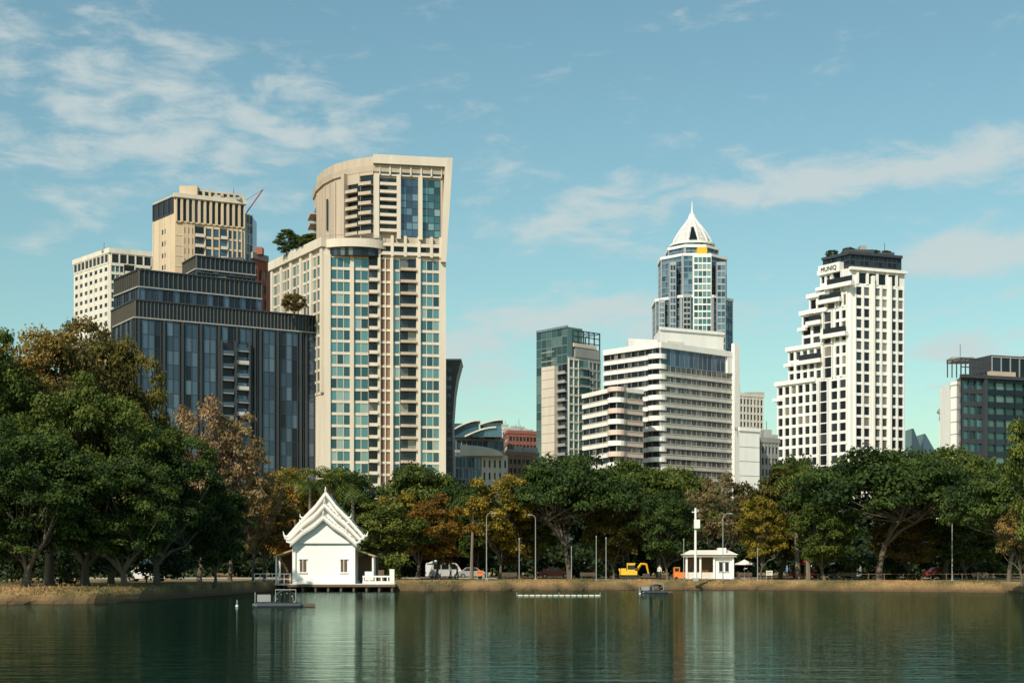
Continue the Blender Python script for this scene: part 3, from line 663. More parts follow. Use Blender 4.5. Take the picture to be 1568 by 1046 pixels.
mass('shore_bushes',23,(-24,-12),(158,164),(1.2,3.4),34,8000,.16,1.1,'L_green')
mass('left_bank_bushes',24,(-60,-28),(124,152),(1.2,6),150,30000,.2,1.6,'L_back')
mass('right_bank_hedge',25,(36,80),(178,184),(1.1,3.4),130,18000,.16,.9,'L_dark')
def palm(seed):
    mb=MB(); rg=random.Random(seed); H=9
    mb.tube([(0,0,-.2),(.2,0,3),(.3,.1,6),(.35,.1,H)],[.28,.2,.17,.16],'barkpale',7)
    for k in range(20):
        a=k*2.4+rg.uniform(-.2,.2); el=rg.uniform(-.1,1.2); L=rg.uniform(2.8,3.8); n=12; pts=[]
        p=Vector((.35,.1,H)); e=el
        for i in range(n+1):
            pts.append(p.copy()); p=p+Vector((math.cos(a)*math.cos(e),math.sin(a)*math.cos(e),math.sin(e)))*(L/n); e-=.16
        side=Vector((-math.sin(a),math.cos(a),0))
        for i in range(1,n):
            t=i/n; w=.75*math.sin(math.pi*min(1,t*.9+.12)); f=(pts[i+1]-pts[i])
            for sg in (-1,1):
                tip=pts[i]+side*sg*w+f*1.3+Vector((0,0,-.35*w)); mb.face([pts[i],pts[i]+f*.55,tip,tip-f*.15],'L_green',rg.random())
    return mb.mesh('palm')
pm=palm(1)
for x,d,y,r in ((470,168,720,0),(492,170,704,1),(515,172,702,2),(545,170,712,3),(456,176,708,4),(1222,176,698,2),(722,186,745,5),(1008,200,712,1),(1238,174,712,4)):
    ob=bpy.data.objects.new('palm_tree',pm); scene.collection.objects.link(ob); s=(Z(y,d)-GZ)/10.8; ob.scale=(s*.9,s*.9,s); ob.location=(W(x,d),d,GZ); ob.rotation_euler=(0,0,r)
# ---------------------------------------------------------------- ground
def shore(x):
    xs=[-400,-60,-40,-34,-29,-27.2,-26.4,-25.8,-24.5,-18,-9.7,0,15,24,31,34,37,50,70,120,400]
    ys=[80,90,94,96.5,99,104,120,140,152,156,151,155,160,160,156,149,147,141,136,120,80]
    return float(np.interp(x,xs,ys))+.5*math.sin(x*.9)+.3*math.sin(x*2.3+1)
def ground():
    xs=sorted(set(list(np.linspace(-3000,-400,8))+list(np.linspace(-400,-70,20))+list(np.arange(-70,80,.4))+list(np.linspace(80,400,20))+list(np.linspace(400,3000,8))))
    offs=[(-220,-3),(-30,-2),(-4,-1.2),(-.6,-.35),(-.1,-.05),(.15,.25),(.6,.6),(1.3,.82),(2.4,.98),(4,1.04),(6,1.02),(9,1.0),(14,1.0),(25,1.0),(60,1.0),(150,1.0),(600,1.0),(3500,1.0)]
    rg=random.Random(3); v=[];f=[]
    for i,x in enumerate(xs):
        y=shore(x)
        for j,(o,z) in enumerate(offs):
            jit=(rg.uniform(-.15,.15) if 3<=j<=8 else 0); v.append((x,y+o+jit,z+(jit*.6 if j>4 else 0)))
    n=len(offs)
    for i in range(len(xs)-1):
        for j in range(n-1): f.append((i*n+j,(i+1)*n+j,(i+1)*n+j+1,i*n+j+1))
    me=bpy.data.meshes.new('ground'); me.from_pydata(v,[],f)
    m,nt,b=nm('park_ground'); tc=nd(nt,'ShaderNodeTexCoord')
    n1=nd(nt,'ShaderNodeTexNoise'); n1.inputs['Scale'].default_value=.22; n1.inputs['Detail'].default_value=8
    n2=nd(nt,'ShaderNodeTexNoise'); n2.inputs['Scale'].default_value=5; n2.inputs['Detail'].default_value=6
    r1=nd(nt,'ShaderNodeValToRGB'); e=r1.color_ramp.elements; e[0].position=.38;e[0].color=(.10,.095,.025,1);e[1].position=.58;e[1].color=(.38,.24,.09,1)
    r2=nd(nt,'ShaderNodeValToRGB'); e=r2.color_ramp.elements; e[0].position=.3;e[0].color=(.45,.45,.45,1);e[1].position=.7;e[1].color=(1,1,1,1)
    mx=nd(nt,'ShaderNodeMix',data_type='RGBA',blend_type='MULTIPLY'); mx.inputs[0].default_value=1
    for q in (n1,n2): nt.links.new(tc.outputs['Object'],q.inputs['Vector'])
    nt.links.new(n1.outputs['Fac'],r1.inputs[0]);nt.links.new(n2.outputs['Fac'],r2.inputs[0]);nt.links.new(r1.outputs[0],mx.inputs[6]);nt.links.new(r2.outputs[0],mx.inputs[7])
    sp=nd(nt,'ShaderNodeSeparateXYZ'); nt.links.new(tc.outputs['Object'],sp.inputs[0]); mr=nd(nt,'ShaderNodeMapRange'); mr.inputs[1].default_value=.1; mr.inputs[2].default_value=.8
    nt.links.new(sp.outputs['Z'],mr.inputs[0]); m2=nd(nt,'ShaderNodeMix',data_type='RGBA'); nt.links.new(mr.outputs[0],m2.inputs[0]); m2.inputs[6].default_value=(.09,.05,.025,1)
    nt.links.new(mx.outputs[2],m2.inputs[7]); nt.links.new(m2.outputs[2],b.inputs['Base Color']); b.inputs['Roughness'].default_value=.95
    bp=nd(nt,'ShaderNodeBump'); bp.inputs['Strength'].default_value=.6; bp.inputs['Distance'].default_value=.1; nt.links.new(n2.outputs['Fac'],bp.inputs['Height']); nt.links.new(bp.outputs[0],b.inputs['Normal'])
    me.materials.append(m); ob=bpy.data.objects.new('ground',me); scene.collection.objects.link(ob)
ground()
M['L_grass']=leafmat('grass_blade',(.10,.095,.025),(.34,.23,.09),.1)
def grass():
    rg=np.random.default_rng(5); n=26000; X=np.concatenate([rg.uniform(-62,-25,n//3),rg.uniform(-25,68,n-n//3)])
    keep=(np.sin(X*.35)+np.sin(X*.93+1)+rg.normal(0,.6,n))>-.3; X=X[keep]; n=len(X)
    o=rg.uniform(.5,6.5,n); Y=np.array([shore(x) for x in X])+o; zz=np.interp(o,[.15,.6,1.3,2.4,4,6],[.25,.6,.82,.98,1.04,1.02])
    h=rg.uniform(.04,.14,n)*(1+1.4*(rg.uniform(0,1,n)>.95)); a=rg.uniform(0,3.14,n); w=.06
    dx=np.cos(a)*w;dy=np.sin(a)*w; lx=rg.normal(0,.05,n)
    V=np.stack([np.stack([X-dx,Y-dy,zz-.05],1),np.stack([X+dx,Y+dy,zz-.05],1),np.stack([X+dx*.2+lx,Y+dy*.2,zz+h],1),np.stack([X-dx*.2+lx,Y-dy*.2,zz+h],1)],1).reshape(-1,3)
    Q=np.arange(4*n).reshape(-1,4); ob=bpy.data.objects.new('bank_grass',mesh_quads('bank_grass',V,Q,np.zeros(n),np.clip(.5+.35*np.sin(X*.5)+rg.normal(0,.2,n),0,1),['L_grass'])); scene.collection.objects.link(ob)
grass()
mb=MB(); mb.bx(-60,110,188,193,.9,1.012,'path'); mb.bx(-60,110,187.8,187.99,.9,1.12,'grey'); mb.bx(-60,110,193.01,193.2,.9,1.12,'grey'); mb.build('park_path')
# water
m,nt,b=nm('lake_water'); tc=nd(nt,'ShaderNodeTexCoord')
prev=None
for sc,stt,dist in (((.22,.9,1),1,.030),((1.1,3.4,1),1,.020),((4,11,1),1,.005)):
    mp=nd(nt,'ShaderNodeMapping'); mp.inputs['Scale'].default_value=sc; mp.inputs['Rotation'].default_value=(0,0,R(6))
    nt.links.new(tc.outputs['Object'],mp.inputs[0]); n=nd(nt,'ShaderNodeTexNoise'); n.inputs['Scale'].default_value=1; n.inputs['Detail'].default_value=3
    nt.links.new(mp.outputs[0],n.inputs['Vector']); bp=nd(nt,'ShaderNodeBump'); bp.inputs['Strength'].default_value=stt; bp.inputs['Distance'].default_value=dist
    nt.links.new(n.outputs['Fac'],bp.inputs['Height'])
    if prev: nt.links.new(prev.outputs[0],bp.inputs['Normal'])
    prev=bp
gl=nd(nt,'ShaderNodeBsdfGlossy'); gl.inputs['Color'].default_value=(.48,.64,.57,1); gl.inputs['Roughness'].default_value=.03
df=nd(nt,'ShaderNodeBsdfDiffuse'); df.inputs['Color'].default_value=(.004,.022,.018,1)
fr=nd(nt,'ShaderNodeFresnel'); fr.inputs['IOR'].default_value=1.33; mx=nd(nt,'ShaderNodeMixShader')
for q in (gl,fr): nt.links.new(prev.outputs[0],q.inputs['Normal'])
nt.links.new(fr.outputs[0],mx.inputs[0]); nt.links.new(df.outputs[0],mx.inputs[1]); nt.links.new(gl.outputs[0],mx.inputs[2]); nt.links.new(mx.outputs[0],nt.nodes['Material Output'].inputs[0])
me=bpy.data.meshes.new('lake_water'); me.from_pydata([(-1500,-130,0),(1500,-130,0),(1500,200,0),(-1500,200,0)],[],[(0,1,2,3)]); me.materials.append(m)
scene.collection.objects.link(bpy.data.objects.new('lake_water',me))
# ---------------------------------------------------------------- pavilion
def pavilion():
    mb=MB(); z0=.80
    hw=3.1; H=5.0
    mb.bx(-hw,hw,0,7,z0,z0+H-.4,'purewhite')
    mb.bx(-hw-.15,hw+.15,-.15,7.15,z0-.02,z0+.25,'white')
    def tier(y0,y1,hw,ze,hk,zk,zp,fill=True):
        pr=[(-hw,ze),(-hk,zk),(-hk*.45,zk+(zp-zk)*.48),(0,zp),(hk*.45,zk+(zp-zk)*.48),(hk,zk),(hw,ze)]
        for (xa,za),(xb,zb_) in zip(pr[:-1],pr[1:]):
            mb.hexa([(xa,y0,za-.14),(xb,y0,zb_-.14),(xb,y1,zb_-.14),(xa,y1,za-.14),(xa,y0,za),(xb,y0,zb_),(xb,y1,zb_),(xa,y1,za)],'tile')
            for k in range(3):
                t=(k+.5)/3; x=xa+(xb-xa)*t; z=za+(zb_-za)*t; mb.bx(x-.05,x+.05,y0+.05,y1,z-.02,z+.07,'tile')
            mb.hexa([(xa,y0-.14,za-.36),(xb,y0-.14,zb_-.36),(xb,y0-.01,zb_-.36),(xa,y0-.01,za-.36),(xa,y0-.14,za+.06),(xb,y0-.14,zb_+.06),(xb,y0-.01,zb_+.06),(xa,y0-.01,za+.06)],'white')
            mb.hexa([(xa,y0-.18,za-.52),(xb,y0-.18,zb_-.52),(xb,y0+.05,zb_-.52),(xa,y0+.05,za-.52),(xa,y0-.18,za-.42),(xb,y0-.18,zb_-.42),(xb,y0+.05,zb_-.42),(xa,y0+.05,za-.42)],'tile')
        if fill:
            mb.face([(x,y0+.35,z-.12) for x,z in pr],'purewhite')
            mb.face([(x,y1-.35,z-.12) for x,z in pr],'purewhite')
        mb.tube([(0,y0-.08,zp),(0,y0-.2,zp+.25),(0,y0-.1,zp+.5)],[.13,.08,.02],'white',5)
        for sg in (-1,1):
            mb.tube([(sg*(hw-.1),y0-.08,ze-.1),(sg*(hw+.3),y0-.1,ze+.02),(sg*(hw+.42),y0-.1,ze+.5)],[.14,.11,.02],'white',5)
            mb.tube([(sg*hk,y0-.08,zk),(sg*(hk+.25),y0-.1,zk+.1),(sg*(hk+.3),y0-.1,zk+.45)],[.12,.08,.02],'white',5)
    tier(-.6,1.0,3.45,5.1,2.1,6.3,7.9)
    tier(.6,3.2,3.8,5.5,2.3,7.1,9.2)
    tier(1.9,7.6,4.05,5.8,2.4,7.7,10.5)
    for xa,xb,za,zb_ in ((-2.5,-1.85,1.2,2.5),(1.75,2.4,1.2,2.5)):
        mb.bx(xa,xb,-.06,.05,z0+za,z0+zb_,'wood'); mb.bx(xa-.12,xb+.12,-.12,-.0,z0+zb_,z0+zb_+.14,'white'); mb.bx(xa-.12,xb+.12,-.12,0.,z0+za-.14,z0+za,'white')
        mb.bx((xa+xb)/2-.03,(xa+xb)/2+.03,-.1,-.05,z0+za,z0+zb_,'white')
    for x in (-hw,hw): mb.bx(x-.16,x+.16,-.2,.12,z0+.25,z0+H-.5,'purewhite')
    for sg in (-1,1):
        xa,xb=sg*hw,sg*(hw+2.2)
        mb.hexa([(xa,.5,z0+3.5),(xb,.5,z0+2.75),(xb,7,z0+2.75),(xa,7,z0+3.5),(xa,.5,z0+3.65),(xb,.5,z0+2.9),(xb,7,z0+2.9),(xa,7,z0+3.65)],'terracotta')
        for y in (.8,3.7,6.7): mb.bx(xb-sg*.25-.09,xb-sg*.25+.09,y-.09,y+.09,z0,z0+2.78,'white')
        mb.bx(min(xb-sg*.4,xb-sg*.3),max(xb-sg*.4,xb-sg*.3),.9,6.6,z0+.5,z0+.62,'white')
        mb.bx(min(xa,xb),max(xa,xb),6.5,6.6,z0,z0+2.9,'wood')
    mb.bx(-3.6,7.4,-1.3,7.6,z0-.3,z0-.02,'offwhite'); mb.bx(-3.65,7.45,-1.36,-1.3,z0-.34,z0-.1,'wood')
    for x in np.arange(-3.4,7.4,1.32):
        for y in (-1.1,2,5): mb.tube([(x,y,-1.5),(x,y,z0-.3)],.14,'wood',6)
    mb.bx(4.1,7.4,-1.25,-1.05,z0,z0+.25,'white'); mb.bx(4.1,7.4,-1.25,-1.05,z0+.65,z0+.82,'white')
    for x in np.arange(4.2,7.4,.62): mb.bx(x-.07,x+.07,-1.22,-1.08,z0+.25,z0+.65,'white')
    mb.bx(4.3,5.2,-.6,0,z0,z0+1.25,'white'); mb.bx(6.9,7.4,-1.3,-.9,z0,z0+1.5,'white'); mb.bx(5.6,6.2,1,1.6,z0,z0+1.4,'wood')
    mb.bx(-7.4,-3.62,.5,3.5,z0-.2,z0-.03,'offwhite')
    for x in np.arange(-7.3,-3.4,.62): mb.tube([(x,.6,z0-.1),(x,.6,z0+1.0)],.045,'white',5); mb.tube([(x,.7,-1),(x,.7,z0-.2)],.08,'wood',5)
    for z in (.45,1.0): mb.tube([(-7.3,.6,z0+z),(-3.5,.6,z0+z)],.045,'white',5)
    mb.build('thai_lake_pavilion',at=(W(496,150),150,0),rot=R(2))
pavilion()
def kiosk():
    mb=MB()
    mb.bx(-2.9,2.9,0,3.5,-.05,.15,'grey'); mb.bx(.6,2.6,.3,3.2,.15,2.7,'purewhite'); 
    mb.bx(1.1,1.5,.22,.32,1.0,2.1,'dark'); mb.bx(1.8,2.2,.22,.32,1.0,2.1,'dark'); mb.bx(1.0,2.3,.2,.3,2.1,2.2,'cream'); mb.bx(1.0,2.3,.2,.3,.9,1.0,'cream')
    for x in (-2.7,-1.1,.5,2.7): mb.bx(x-.11,x+.11,.1,.32,.15,2.7,'white')
    mb.bx(-2.7,.6,3.0,3.2,.15,2.7,'brown'); mb.bx(-2.6,.5,.3,.4,.15,.9,'offwhite'); mb.bx(-2.2,-1.6,1.5,2.0,.15,1.5,'dgrey'); mb.bx(-.8,.0,1.8,2.2,.15,1.2,'orange')
    mb.bx(-3.1,3.1,-.2,3.7,2.7,2.95,'cream'); mb.prism([(-3.3,-.4),(3.3,-.4),(3.3,3.9),(-3.3,3.9)],2.95,3.5,'offwhite',None,[(-2.2,.8),(2.2,.8),(2.2,2.6),(-2.2,2.6)])
    mb.bx(.9,1.9,-.1,1,3.1,3.75,'white')
    mb.build('park_kiosk',at=(W(1087,168),168,GZ),rot=R(-3))
kiosk()
def lamp(x,d,y,arm=.8):
    mb=MB(); h=Z(y,d)-GZ; m='grey'
    mb.tube([(0,0,-.1),(0,0,.5),(0,0,h*.6),(0,0,h-.5)],[.09,.065,.05,.04],m,7); mb.bx(-.13,.13,-.13,.13,0,.15,'grey')
    mb.tube([(0,0,h-.5),(arm*.15,0,h-.15),(arm*.6,0,h),(arm*1.0,0,h)],[.04,.035,.03,.03],m,6); mb.bx(min(arm*.8,arm*1.35),max(arm*.8,arm*1.35),-.1,.1,h-.05,h+.05,'silver')
    mb.build('street_lamp',at=(W(x,d),d,GZ))
for a in ((745,165,785,.8),(1107,163,786,.8),(1458,158,782,-.8),(820,172,788,-.7)): lamp(*a)
def utility():
    mb=MB(); h=Z(778,160)-GZ
    mb.tube([(0,0,-.1),(0,0,h)],[.16,.11],'white',8); mb.bx(-.2,.45,-.35,-.15,h*.72,h*.84,'white'); mb.bx(-.4,.4,-.06,.06,h-.5,h-.4,'white'); mb.bx(.1,.35,-.25,-.1,h-.4,h-.15,'grey')
    mb.tube([(-.3,0,h-.4),(-.3,0,h-.15)],.07,'dgrey',6); mb.bx(-.28,.28,-.28,.28,-.05,.3,'grey')
    mb.build('cctv_pole',at=(W(1065,159),159,GZ))
utility()
for x,d,y in ((913,162,822),(928,164,824),(1047,163,826),(1160,160,840),(795,168,825),(875,172,838)):
    mb=MB(); h=Z(y,d)-GZ; mb.tube([(0,0,-.1),(0,0,h)],[.055,.04],'silver',6); mb.tube([(0,0,h),(0,0,h+.2)],[.08,.02],'silver',6); mb.bx(-.12,.12,-.12,.12,0,.12,'grey'); mb.build('flag_pole',at=(W(x,d),d,GZ-.05))
def parasol(x,d,m):
    mb=MB(); mb.tube([(0,0,-.05),(0,0,2.3)],.03,'silver',6); n=8
    for k in range(n):
        a,b=2*math.pi*k/n,2*math.pi*(k+1)/n
        mb.face([(0,0,2.45),(1.2*math.cos(a),1.2*math.sin(a),1.95),(1.2*math.cos(b),1.2*math.sin(b),1.95)],m)
        mb.face([(1.2*math.cos(a),1.2*math.sin(a),1.95),(1.2*math.cos(b),1.2*math.sin(b),1.95),(1.2*math.cos(b),1.2*math.sin(b),1.8),(1.2*math.cos(a),1.2*math.sin(a),1.8)],m)
    mb.bx(-.25,.25,-.25,.25,-.02,.08,'grey'); mb.bx(-.6,.6,.3,.9,.68,.72,'wood')
    for q in (-.5,.5): mb.bx(q-.03,q+.03,.4,.8,0,.68,'wood')
    mb.build('market_umbrella',at=(W(x,d),d,GZ))
for x,d,m_ in ((668,178,'white'),(1232,178,'red'),(1140,178,'white'),(230,134,'white')): parasol(x,d,m_)
def sign(x,d,m):
    mb=MB()
    for q in (-.3,.3): mb.tube([(q,0,-.1),(q,0,1.1)],.03,'silver',6)
    mb.bx(-.38,.38,-.03,.03,.55,1.1,m); mb.bx(-.3,.3,-.036,-.031,.88,.94,'dgrey'); mb.bx(-.3,.15,-.036,-.031,.72,.77,'dgrey')
    mb.build('park_sign',at=(W(x,d),d,GZ))
for x,d,m_ in ((1178,166,'offwhite'),(735,168,'orange')): sign(x,d,m_)
# ---------------------------------------------------------------- vehicles
def car(name,x,d,rot,paint,van=False):
    mb=MB(); L=4.6 if van else 4.3; w=.88
    def ext(prof,ya,yb,m,inset=0):
        n=len(prof)
        mb.face([(p[0],ya,p[1]) for p in prof],m); mb.face([(p[0],yb,p[1]) for p in reversed(prof)],m)
        for i in range(n):
            a,b=prof[i],prof[(i+1)%n]; mb.face([(a[0],ya,a[1]),(b[0],ya,b[1]),(b[0],yb,b[1]),(a[0],yb,a[1])],m)
    if van:
        body=[(-2.3,.3),(2.3,.3),(2.35,.8),(2.1,1.1),(1.5,1.9),(1.2,2.05),(-2.15,2.05),(-2.3,1.8)]
        ext(body,-w,w,paint); win=[(-2.0,1.2),(1.7,1.2),(1.25,1.85),(-2.0,1.85)]
        ext(win,-w-.01,w+.01,'g_dark')
        for q in (-.9,.3): mb.bx(q-.05,q+.05,-w-.02,w+.02,1.15,1.9,paint)
        mb.hexa([(2.12,-w+.1,1.12),(2.14,-w+.1,1.12),(2.14,w-.1,1.12),(2.12,w-.1,1.12),(1.55,-w+.15,1.88),(1.57,-w+.15,1.88),(1.57,w-.15,1.88),(1.55,w-.15,1.88)],'g_dark')
    else:
        body=[(-2.1,.3),(2.1,.3),(2.15,.62),(1.95,.8),(1.05,.93),(-1.5,.97),(-2.1,.9),(-2.15,.5)]
        ext(body,-w,w,paint); cab=[(-1.6,.95),(1.1,.92),(.45,1.42),(-.2,1.48),(-1.0,1.44)]
        ext(cab,-w+.12,w-.12,paint); ext([(-1.3,1.0),(.85,.98),(.38,1.36),(-.9,1.38)],-w+.1,w-.1,'g_dark'); mb.bx(-.3,-.2,-w+.09,w-.09,.95,1.42,paint)
    for q in (-1.35,1.35):
        for s in (-1,1):
            mb.tube([(q,s*w*.8,.32),(q,s*(w+.03),.32)],.33,'rubber',14); mb.tube([(q,s*(w+.02),.32),(q,s*(w+.05),.32)],.19,'silver',10)
    mb.bx(L/2-.1,L/2+.02,-w+.1,-w+.4,.6,.75,'white'); mb.bx(L/2-.1,L/2+.02,w-.4,w-.1,.6,.75,'white'); mb.bx(-L/2-.02,-L/2+.1,-w+.05,-w+.3,.65,.85,'red'); mb.bx(-L/2-.02,-L/2+.1,w-.3,w-.05,.65,.85,'red')
    mb.build(name,at=(W(x,d),d,1.02),rot=rot)
car('parked_van',680,190,R(30),'carwhite',True); car('parked_car',725,190,0,'silver'); car('parked_car',850,191,0,'red')
car('parked_car',1235,192,0,'red'); car('parked_van',1290,192,R(180),'silver',True); car('parked_car',225,150,0,'carwhite'); car('parked_car',1440,190,0,'red')
def excavator():
    mb=MB()
    for s in (-1,1):
        pts=[(-1.2,.15),(-1.0,0),(1.0,0),(1.2,.15),(1.2,.4),(1.0,.55),(-1.0,.55),(-1.2,.4)]; ya,yb=s*.55,s*.95
        mb.face([(p[0],ya,p[1]) for p in pts],'rubber'); mb.face([(p[0],yb,p[1]) for p in pts],'rubber')
        for i in range(8): a,b=pts[i],pts[(i+1)%8]; mb.face([(a[0],ya,a[1]),(b[0],ya,b[1]),(b[0],yb,b[1]),(a[0],yb,a[1])],'rubber')
    mb.bx(-.5,.5,-.5,.5,.5,.7,'dgrey'); mb.bx(-1.5,.9,-.85,.85,.7,1.25,'yellow'); mb.bx(-1.6,-.6,-.85,.85,1.25,1.6,'yellow')
    mb.bx(-.5,.6,-.85,-.05,1.25,2.25,'yellow'); mb.bx(-.4,.62,-.87,-.2,1.45,2.05,'g_dark'); mb.bx(-.55,.68,-.9,0,2.25,2.33,'yellow')
    mb.tube([(.6,.3,1.1),(1.4,.3,2.2),(2.1,.3,2.15)],[.2,.18,.14],'yellow',4); mb.tube([(2.1,.3,2.2),(2.4,.3,.9)],[.14,.1],'yellow',4); mb.bx(2.0,2.6,.0,.6,.35,.9,'dgrey')
    mb.build('yellow_excavator',at=(W(966,168),168,GZ),rot=R(-8),scale=.85)
excavator()
mb=MB(); mb.bx(-.9,.9,-.4,.4,.25,.9,'orange'); mb.bx(-.9,-.2,-.42,.42,.9,1.5,'orange'); mb.bx(-.8,-.3,-.44,.44,1.0,1.4,'g_dark')
for q in (-.6,.6):
    for s in (-.4,.4): mb.tube([(q,s-.05,.2),(q,s+.05,.2)],.2,'rubber',10)
mb.build('orange_utility_cart',at=(W(1043,170),170,GZ))
def aerator(x,d,s=1):
    mb=MB()
    for yy in (-.9,.9): mb.tube([(-1.7,yy,.08),(-1.5,yy,.1),(1.5,yy,.1),(1.7,yy,.08)],[.08,.2,.2,.08],'dgrey',8)
    for q in (-1.2,0,1.2): mb.bx(q-.06,q+.06,-1,1,.26,.36,'dgrey')
    mb.bx(-1.4,-.5,-.3,.3,.36,.85,'grey')
    for k in range(9):
        a0,a1=math.pi*k/9,math.pi*(k+1)/9
        mb.hexa([(.5+.75*math.cos(a0),-.7,.35+.75*math.sin(a0)),(.5+.75*math.cos(a1),-.7,.35+.75*math.sin(a1)),(.5+.75*math.cos(a1),.7,.35+.75*math.sin(a1)),(.5+.75*math.cos(a0),.7,.35+.75*math.sin(a0)),
                 (.5+.8*math.cos(a0),-.7,.35+.8*math.sin(a0)),(.5+.8*math.cos(a1),-.7,.35+.8*math.sin(a1)),(.5+.8*math.cos(a1),.7,.35+.8*math.sin(a1)),(.5+.8*math.cos(a0),.7,.35+.8*math.sin(a0))],'dgrey')
        mb.bx(.5+.62*math.cos(a0*2)-.05,.5+.62*math.cos(a0*2)+.05,-.6,.6,.35+.62*math.sin(a0*2)-.05,.35+.62*math.sin(a0*2)+.05,'silver')
    mb.tube([(-.2,-.8,.36),(-.2,-.8,1.2),(1.2,-.8,1.2),(1.2,-.8,.36)],.04,'grey',5); mb.tube([(-1.5,.8,.3),(-1.5,.8,1.0)],.03,'silver',5)
    mb.bx(1.5,2.6,-.5,.5,.02,.2,'wood')
    mb.build('paddle_wheel_aerator',at=(W(x,d),d,0),rot=R(14),scale=s)
aerator(425,91,.9); aerator(999,139,.75)
for x,d in ((363,92),(980,135)): 
    mb=MB(); mb.tube([(0,0,-1),(0,0,.4)],.035,'silver',6); mb.tube([(0,0,-.02),(0,0,.08)],.1,'white',8); mb.build('marker_post',at=(W(x,d),d,0))
mb=MB()
for k in range(14):
    x=-3.6+k*.52; mb.tube([(x,0,.01),(x+.40,0,.01)],.07,'offwhite',8)
mb.bx(-3.7,3.7,-.02,.02,.0,.04,'grey')
for x in (-3.7,0,3.6): mb.tube([(x,0,-.5),(x,0,.3)],.03,'silver',5)
mb.build('floating_boom',at=(W(856,126),126,0),rot=R(-2))
mb=MB()
for k in range(30): x=34+k*1.8; mb.bx(x-.04,x+.04,-.04,.04,-.05,.8,'wood')
mb.bx(34,86.2,-.02,.02,.68,.74,'wood')
mb.build('park_fence',at=(0,166,GZ))
def bench(x,d):
    mb=MB()
    for q in (-.7,.7): mb.bx(q-.04,q+.04,-.2,.2,0,.45,'dgrey'); mb.bx(q-.04,q+.04,.16,.22,.45,.9,'dgrey')
    for k in range(4): mb.bx(-.9,.9,-.22+k*.11,-.14+k*.11,.45,.49,'wood')
    for k in range(3): mb.bx(-.9,.9,.12,.155,.55+k*.12,.63+k*.12,'wood')
    mb.build('park_bench',at=(W(x,d),d,GZ))
for x in (780,900,1140,1300,1500): bench(x,167)
def person(x,d,rot,shirt,pants,step=.12):
    me=bpy.data.meshes.new('person'); 
    v=[(0,0,.95),(0,0,1.2),(0,0,1.42),(0,0,1.52),(0,0,1.62),(0,.01,1.72),(-.11,0,.9),(-.12,-step,.5),(-.12,-step*.6,.08),(-.12,-step-.1,.04),(.11,0,.9),(.12,step,.5),(.12,step*1.7,.08),(.12,step*1.7-.14,.04),
       (-.2,0,1.4),(-.25,.04,1.12),(-.24,-.08,.88),(.2,0,1.4),(.25,-.02,1.12),(.24,-.12,.88)]
    e=[(0,1),(1,2),(2,3),(3,4),(4,5),(0,6),(6,7),(7,8),(8,9),(0,10),(10,11),(11,12),(12,13),(2,14),(14,15),(15,16),(2,17),(17,18),(18,19)]
    rad=[.14,.13,.15,.055,.09,.085,.09,.06,.045,.04,.09,.06,.045,.04,.06,.042,.032,.06,.042,.032]
    me.from_pydata(v,e,[]); ob=bpy.data.objects.new('person',me); scene.collection.objects.link(ob)
    md=ob.modifiers.new('skin','SKIN'); 
    for i,sv in enumerate(me.skin_vertices[0].data): sv.radius=(rad[i]*1.1,rad[i]*.85); sv.use_root=(i==0)
    ob.modifiers.new('sub','SUBSURF').levels=1
    m,nt,b=nm('person_clothes'); tc=nd(nt,'ShaderNodeTexCoord'); sp=nd(nt,'ShaderNodeSeparateXYZ'); nt.links.new(tc.outputs['Object'],sp.inputs[0])
    r=nd(nt,'ShaderNodeValToRGB'); r.color_ramp.interpolation='CONSTANT'; cr=r.color_ramp
    for p,c in ((.28,pants),(.5,shirt),(.755,(.4,.24,.16)),(.86,(.02,.015,.01))):
        el=cr.elements.new(p/1.0) ; el.color=c4(c)
    cr.elements[0].color=(.05,.04,.04,1)
    mt=nd(nt,'ShaderNodeMath',operation='DIVIDE'); mt.inputs[1].default_value=2.0; nt.links.new(sp.outputs['Z'],mt.inputs[0]); nt.links.new(mt.outputs[0],r.inputs[0]); nt.links.new(r.outputs[0],b.inputs['Base Color'])
    cr.elements[0].position=0
    me.materials.append(m); ob.location=(W(x,d),d,GZ); ob.rotation_euler=(0,0,rot)
try:
    person(690,172,1.4,(.7,.7,.7),(.04,.05,.1)); person(700,173,1.8,(.4,.08,.06),(.05,.05,.05)); person(1205,168,-1.3,(.1,.2,.4),(.06,.05,.04)); person(1010,166,.4,(.7,.65,.5),(.05,.05,.06))
except Exception as ex: print('PERSON',ex)
# ---------------------------------------------------------------- sun, sky
az=R(-151); el=R(41)
sd=Vector((math.sin(az)*math.cos(el),math.cos(az)*math.cos(el),math.sin(el)))
L=bpy.data.lights.new('sun','SUN'); L.energy=5.0; L.angle=R(.5); L.color=(1,.905,.745)
lo=bpy.data.objects.new('sun',L); scene.collection.objects.link(lo); lo.rotation_euler=(-sd).to_track_quat('-Z','Y').to_euler(); lo.location=(0,0,200)
wd=bpy.data.worlds.new('World'); scene.world=wd; wd.use_nodes=True; nt=wd.node_tree; bg=nt.nodes['Background']; bg.inputs[1].default_value=.12
sky=nd(nt,'ShaderNodeTexSky'); sky.sky_type='NISHITA'; sky.sun_disc=False; sky.sun_elevation=el; sky.sun_rotation=az%(2*math.pi); sky.air_density=1.25; sky.dust_density=1.0; sky.ozone_density=1.6
tc=nd(nt,'ShaderNodeTexCoord'); sp=nd(nt,'ShaderNodeSeparateXYZ'); nt.links.new(tc.outputs['Generated'],sp.inputs[0])
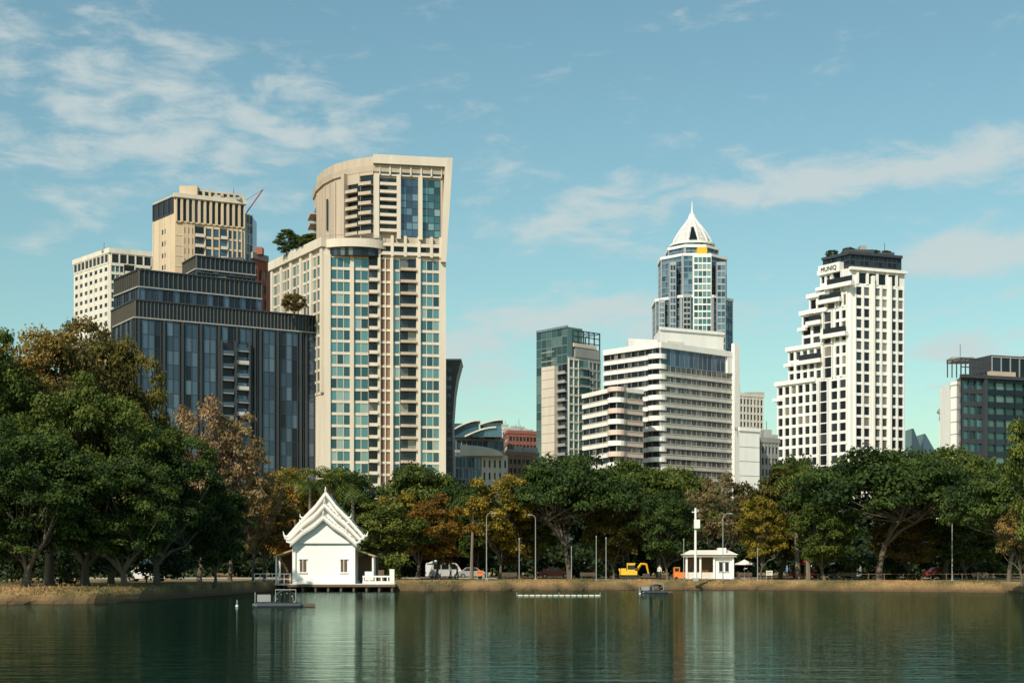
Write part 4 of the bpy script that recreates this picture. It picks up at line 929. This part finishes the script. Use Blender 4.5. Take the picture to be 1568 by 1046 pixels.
def mth(op,a,b=None,c=None):
    n=nd(nt,'ShaderNodeMath',operation=op)
    for i,v in enumerate((a,b,c)):
        if v is None: continue
        if isinstance(v,(int,float)): n.inputs[i].default_value=v
        else: nt.links.new(v,n.inputs[i])
    return n.outputs[0]
azn=mth('ARCTAN2',sp.outputs['X'],sp.outputs['Y']); eln=mth('ARCSINE',sp.outputs['Z'])
def blob(px,py,rx,ry,k):
    a0=math.atan((px-CX)/F); e0=math.atan((HY-py)/F); 
    dx=mth('DIVIDE',mth('SUBTRACT',azn,a0),rx/F); dy=mth('DIVIDE',mth('SUBTRACT',eln,e0),ry/F)
    s=mth('ADD',mth('MULTIPLY',dx,dx),mth('MULTIPLY',dy,dy)); return mth('MULTIPLY',mth('EXPONENT',mth('MULTIPLY',s,-1.0)),k)
tot=None
for q in ((360,180,330,75,.22),(80,100,220,70,.15),(180,270,330,60,.19),(1040,290,280,34,.22),(900,355,170,32,.26),(1330,280,160,30,.22),(1530,270,100,38,.32),(1490,410,130,42,.42),(960,480,220,40,.36),(730,550,130,60,.28),(1170,20,60,20,.12),(90,380,200,50,.12),(1450,560,200,60,.22),(1180,310,70,20,.18)):
    v=blob(*q); tot=v if tot is None else mth('ADD',tot,v)
cb=nd(nt,'ShaderNodeCombineXYZ'); nt.links.new(mth('MULTIPLY',azn,7.0),cb.inputs[0]); nt.links.new(mth('MULTIPLY',eln,19.0),cb.inputs[1])
n1=nd(nt,'ShaderNodeTexNoise'); n1.inputs['Scale'].default_value=2.8; n1.inputs['Detail'].default_value=10; n1.inputs['Roughness'].default_value=.6; n1.inputs['Distortion'].default_value=.3
mp=nd(nt,'ShaderNodeMapping'); mp.inputs['Rotation'].default_value=(0,0,R(-10)); nt.links.new(cb.outputs[0],mp.inputs[0]); nt.links.new(mp.outputs[0],n1.inputs['Vector'])
den=mth('ADD',n1.outputs['Fac'],tot); mr=nd(nt,'ShaderNodeMapRange',interpolation_type='SMOOTHSTEP'); mr.inputs[1].default_value=.56; mr.inputs[2].default_value=.90; mr.inputs[4].default_value=.82
nt.links.new(den,mr.inputs[0])
tint=nd(nt,'ShaderNodeMix',data_type='RGBA',blend_type='MULTIPLY'); tint.inputs[0].default_value=1; nt.links.new(sky.outputs[0],tint.inputs[6]); tint.inputs[7].default_value=(.86,1.09,.94,1)
cc=nd(nt,'ShaderNodeCombineXYZ'); 
for i,v in enumerate((5.0,5.6,5.55)): cc.inputs[i].default_value=v
mx=nd(nt,'ShaderNodeMix',data_type='RGBA'); nt.links.new(mr.outputs[0],mx.inputs[0]); nt.links.new(tint.outputs[2],mx.inputs[6]); nt.links.new(cc.outputs[0],mx.inputs[7])
nt.links.new(mx.outputs[2],bg.inputs[0])
# ---------------------------------------------------------------- camera
cam=bpy.data.cameras.new('camera'); cam.sensor_width=36; cam.lens=F/1568*36; cam.shift_y=(HY-522.8)/1568; cam.clip_end=8000; cam.clip_start=.5
co=bpy.data.objects.new('camera',cam); scene.collection.objects.link(co); co.location=(0,0,CH); co.rotation_euler=(R(90),0,0); scene.camera=co
scene.view_settings.view_transform='Standard'; scene.view_settings.look='None'; scene.view_settings.exposure=0
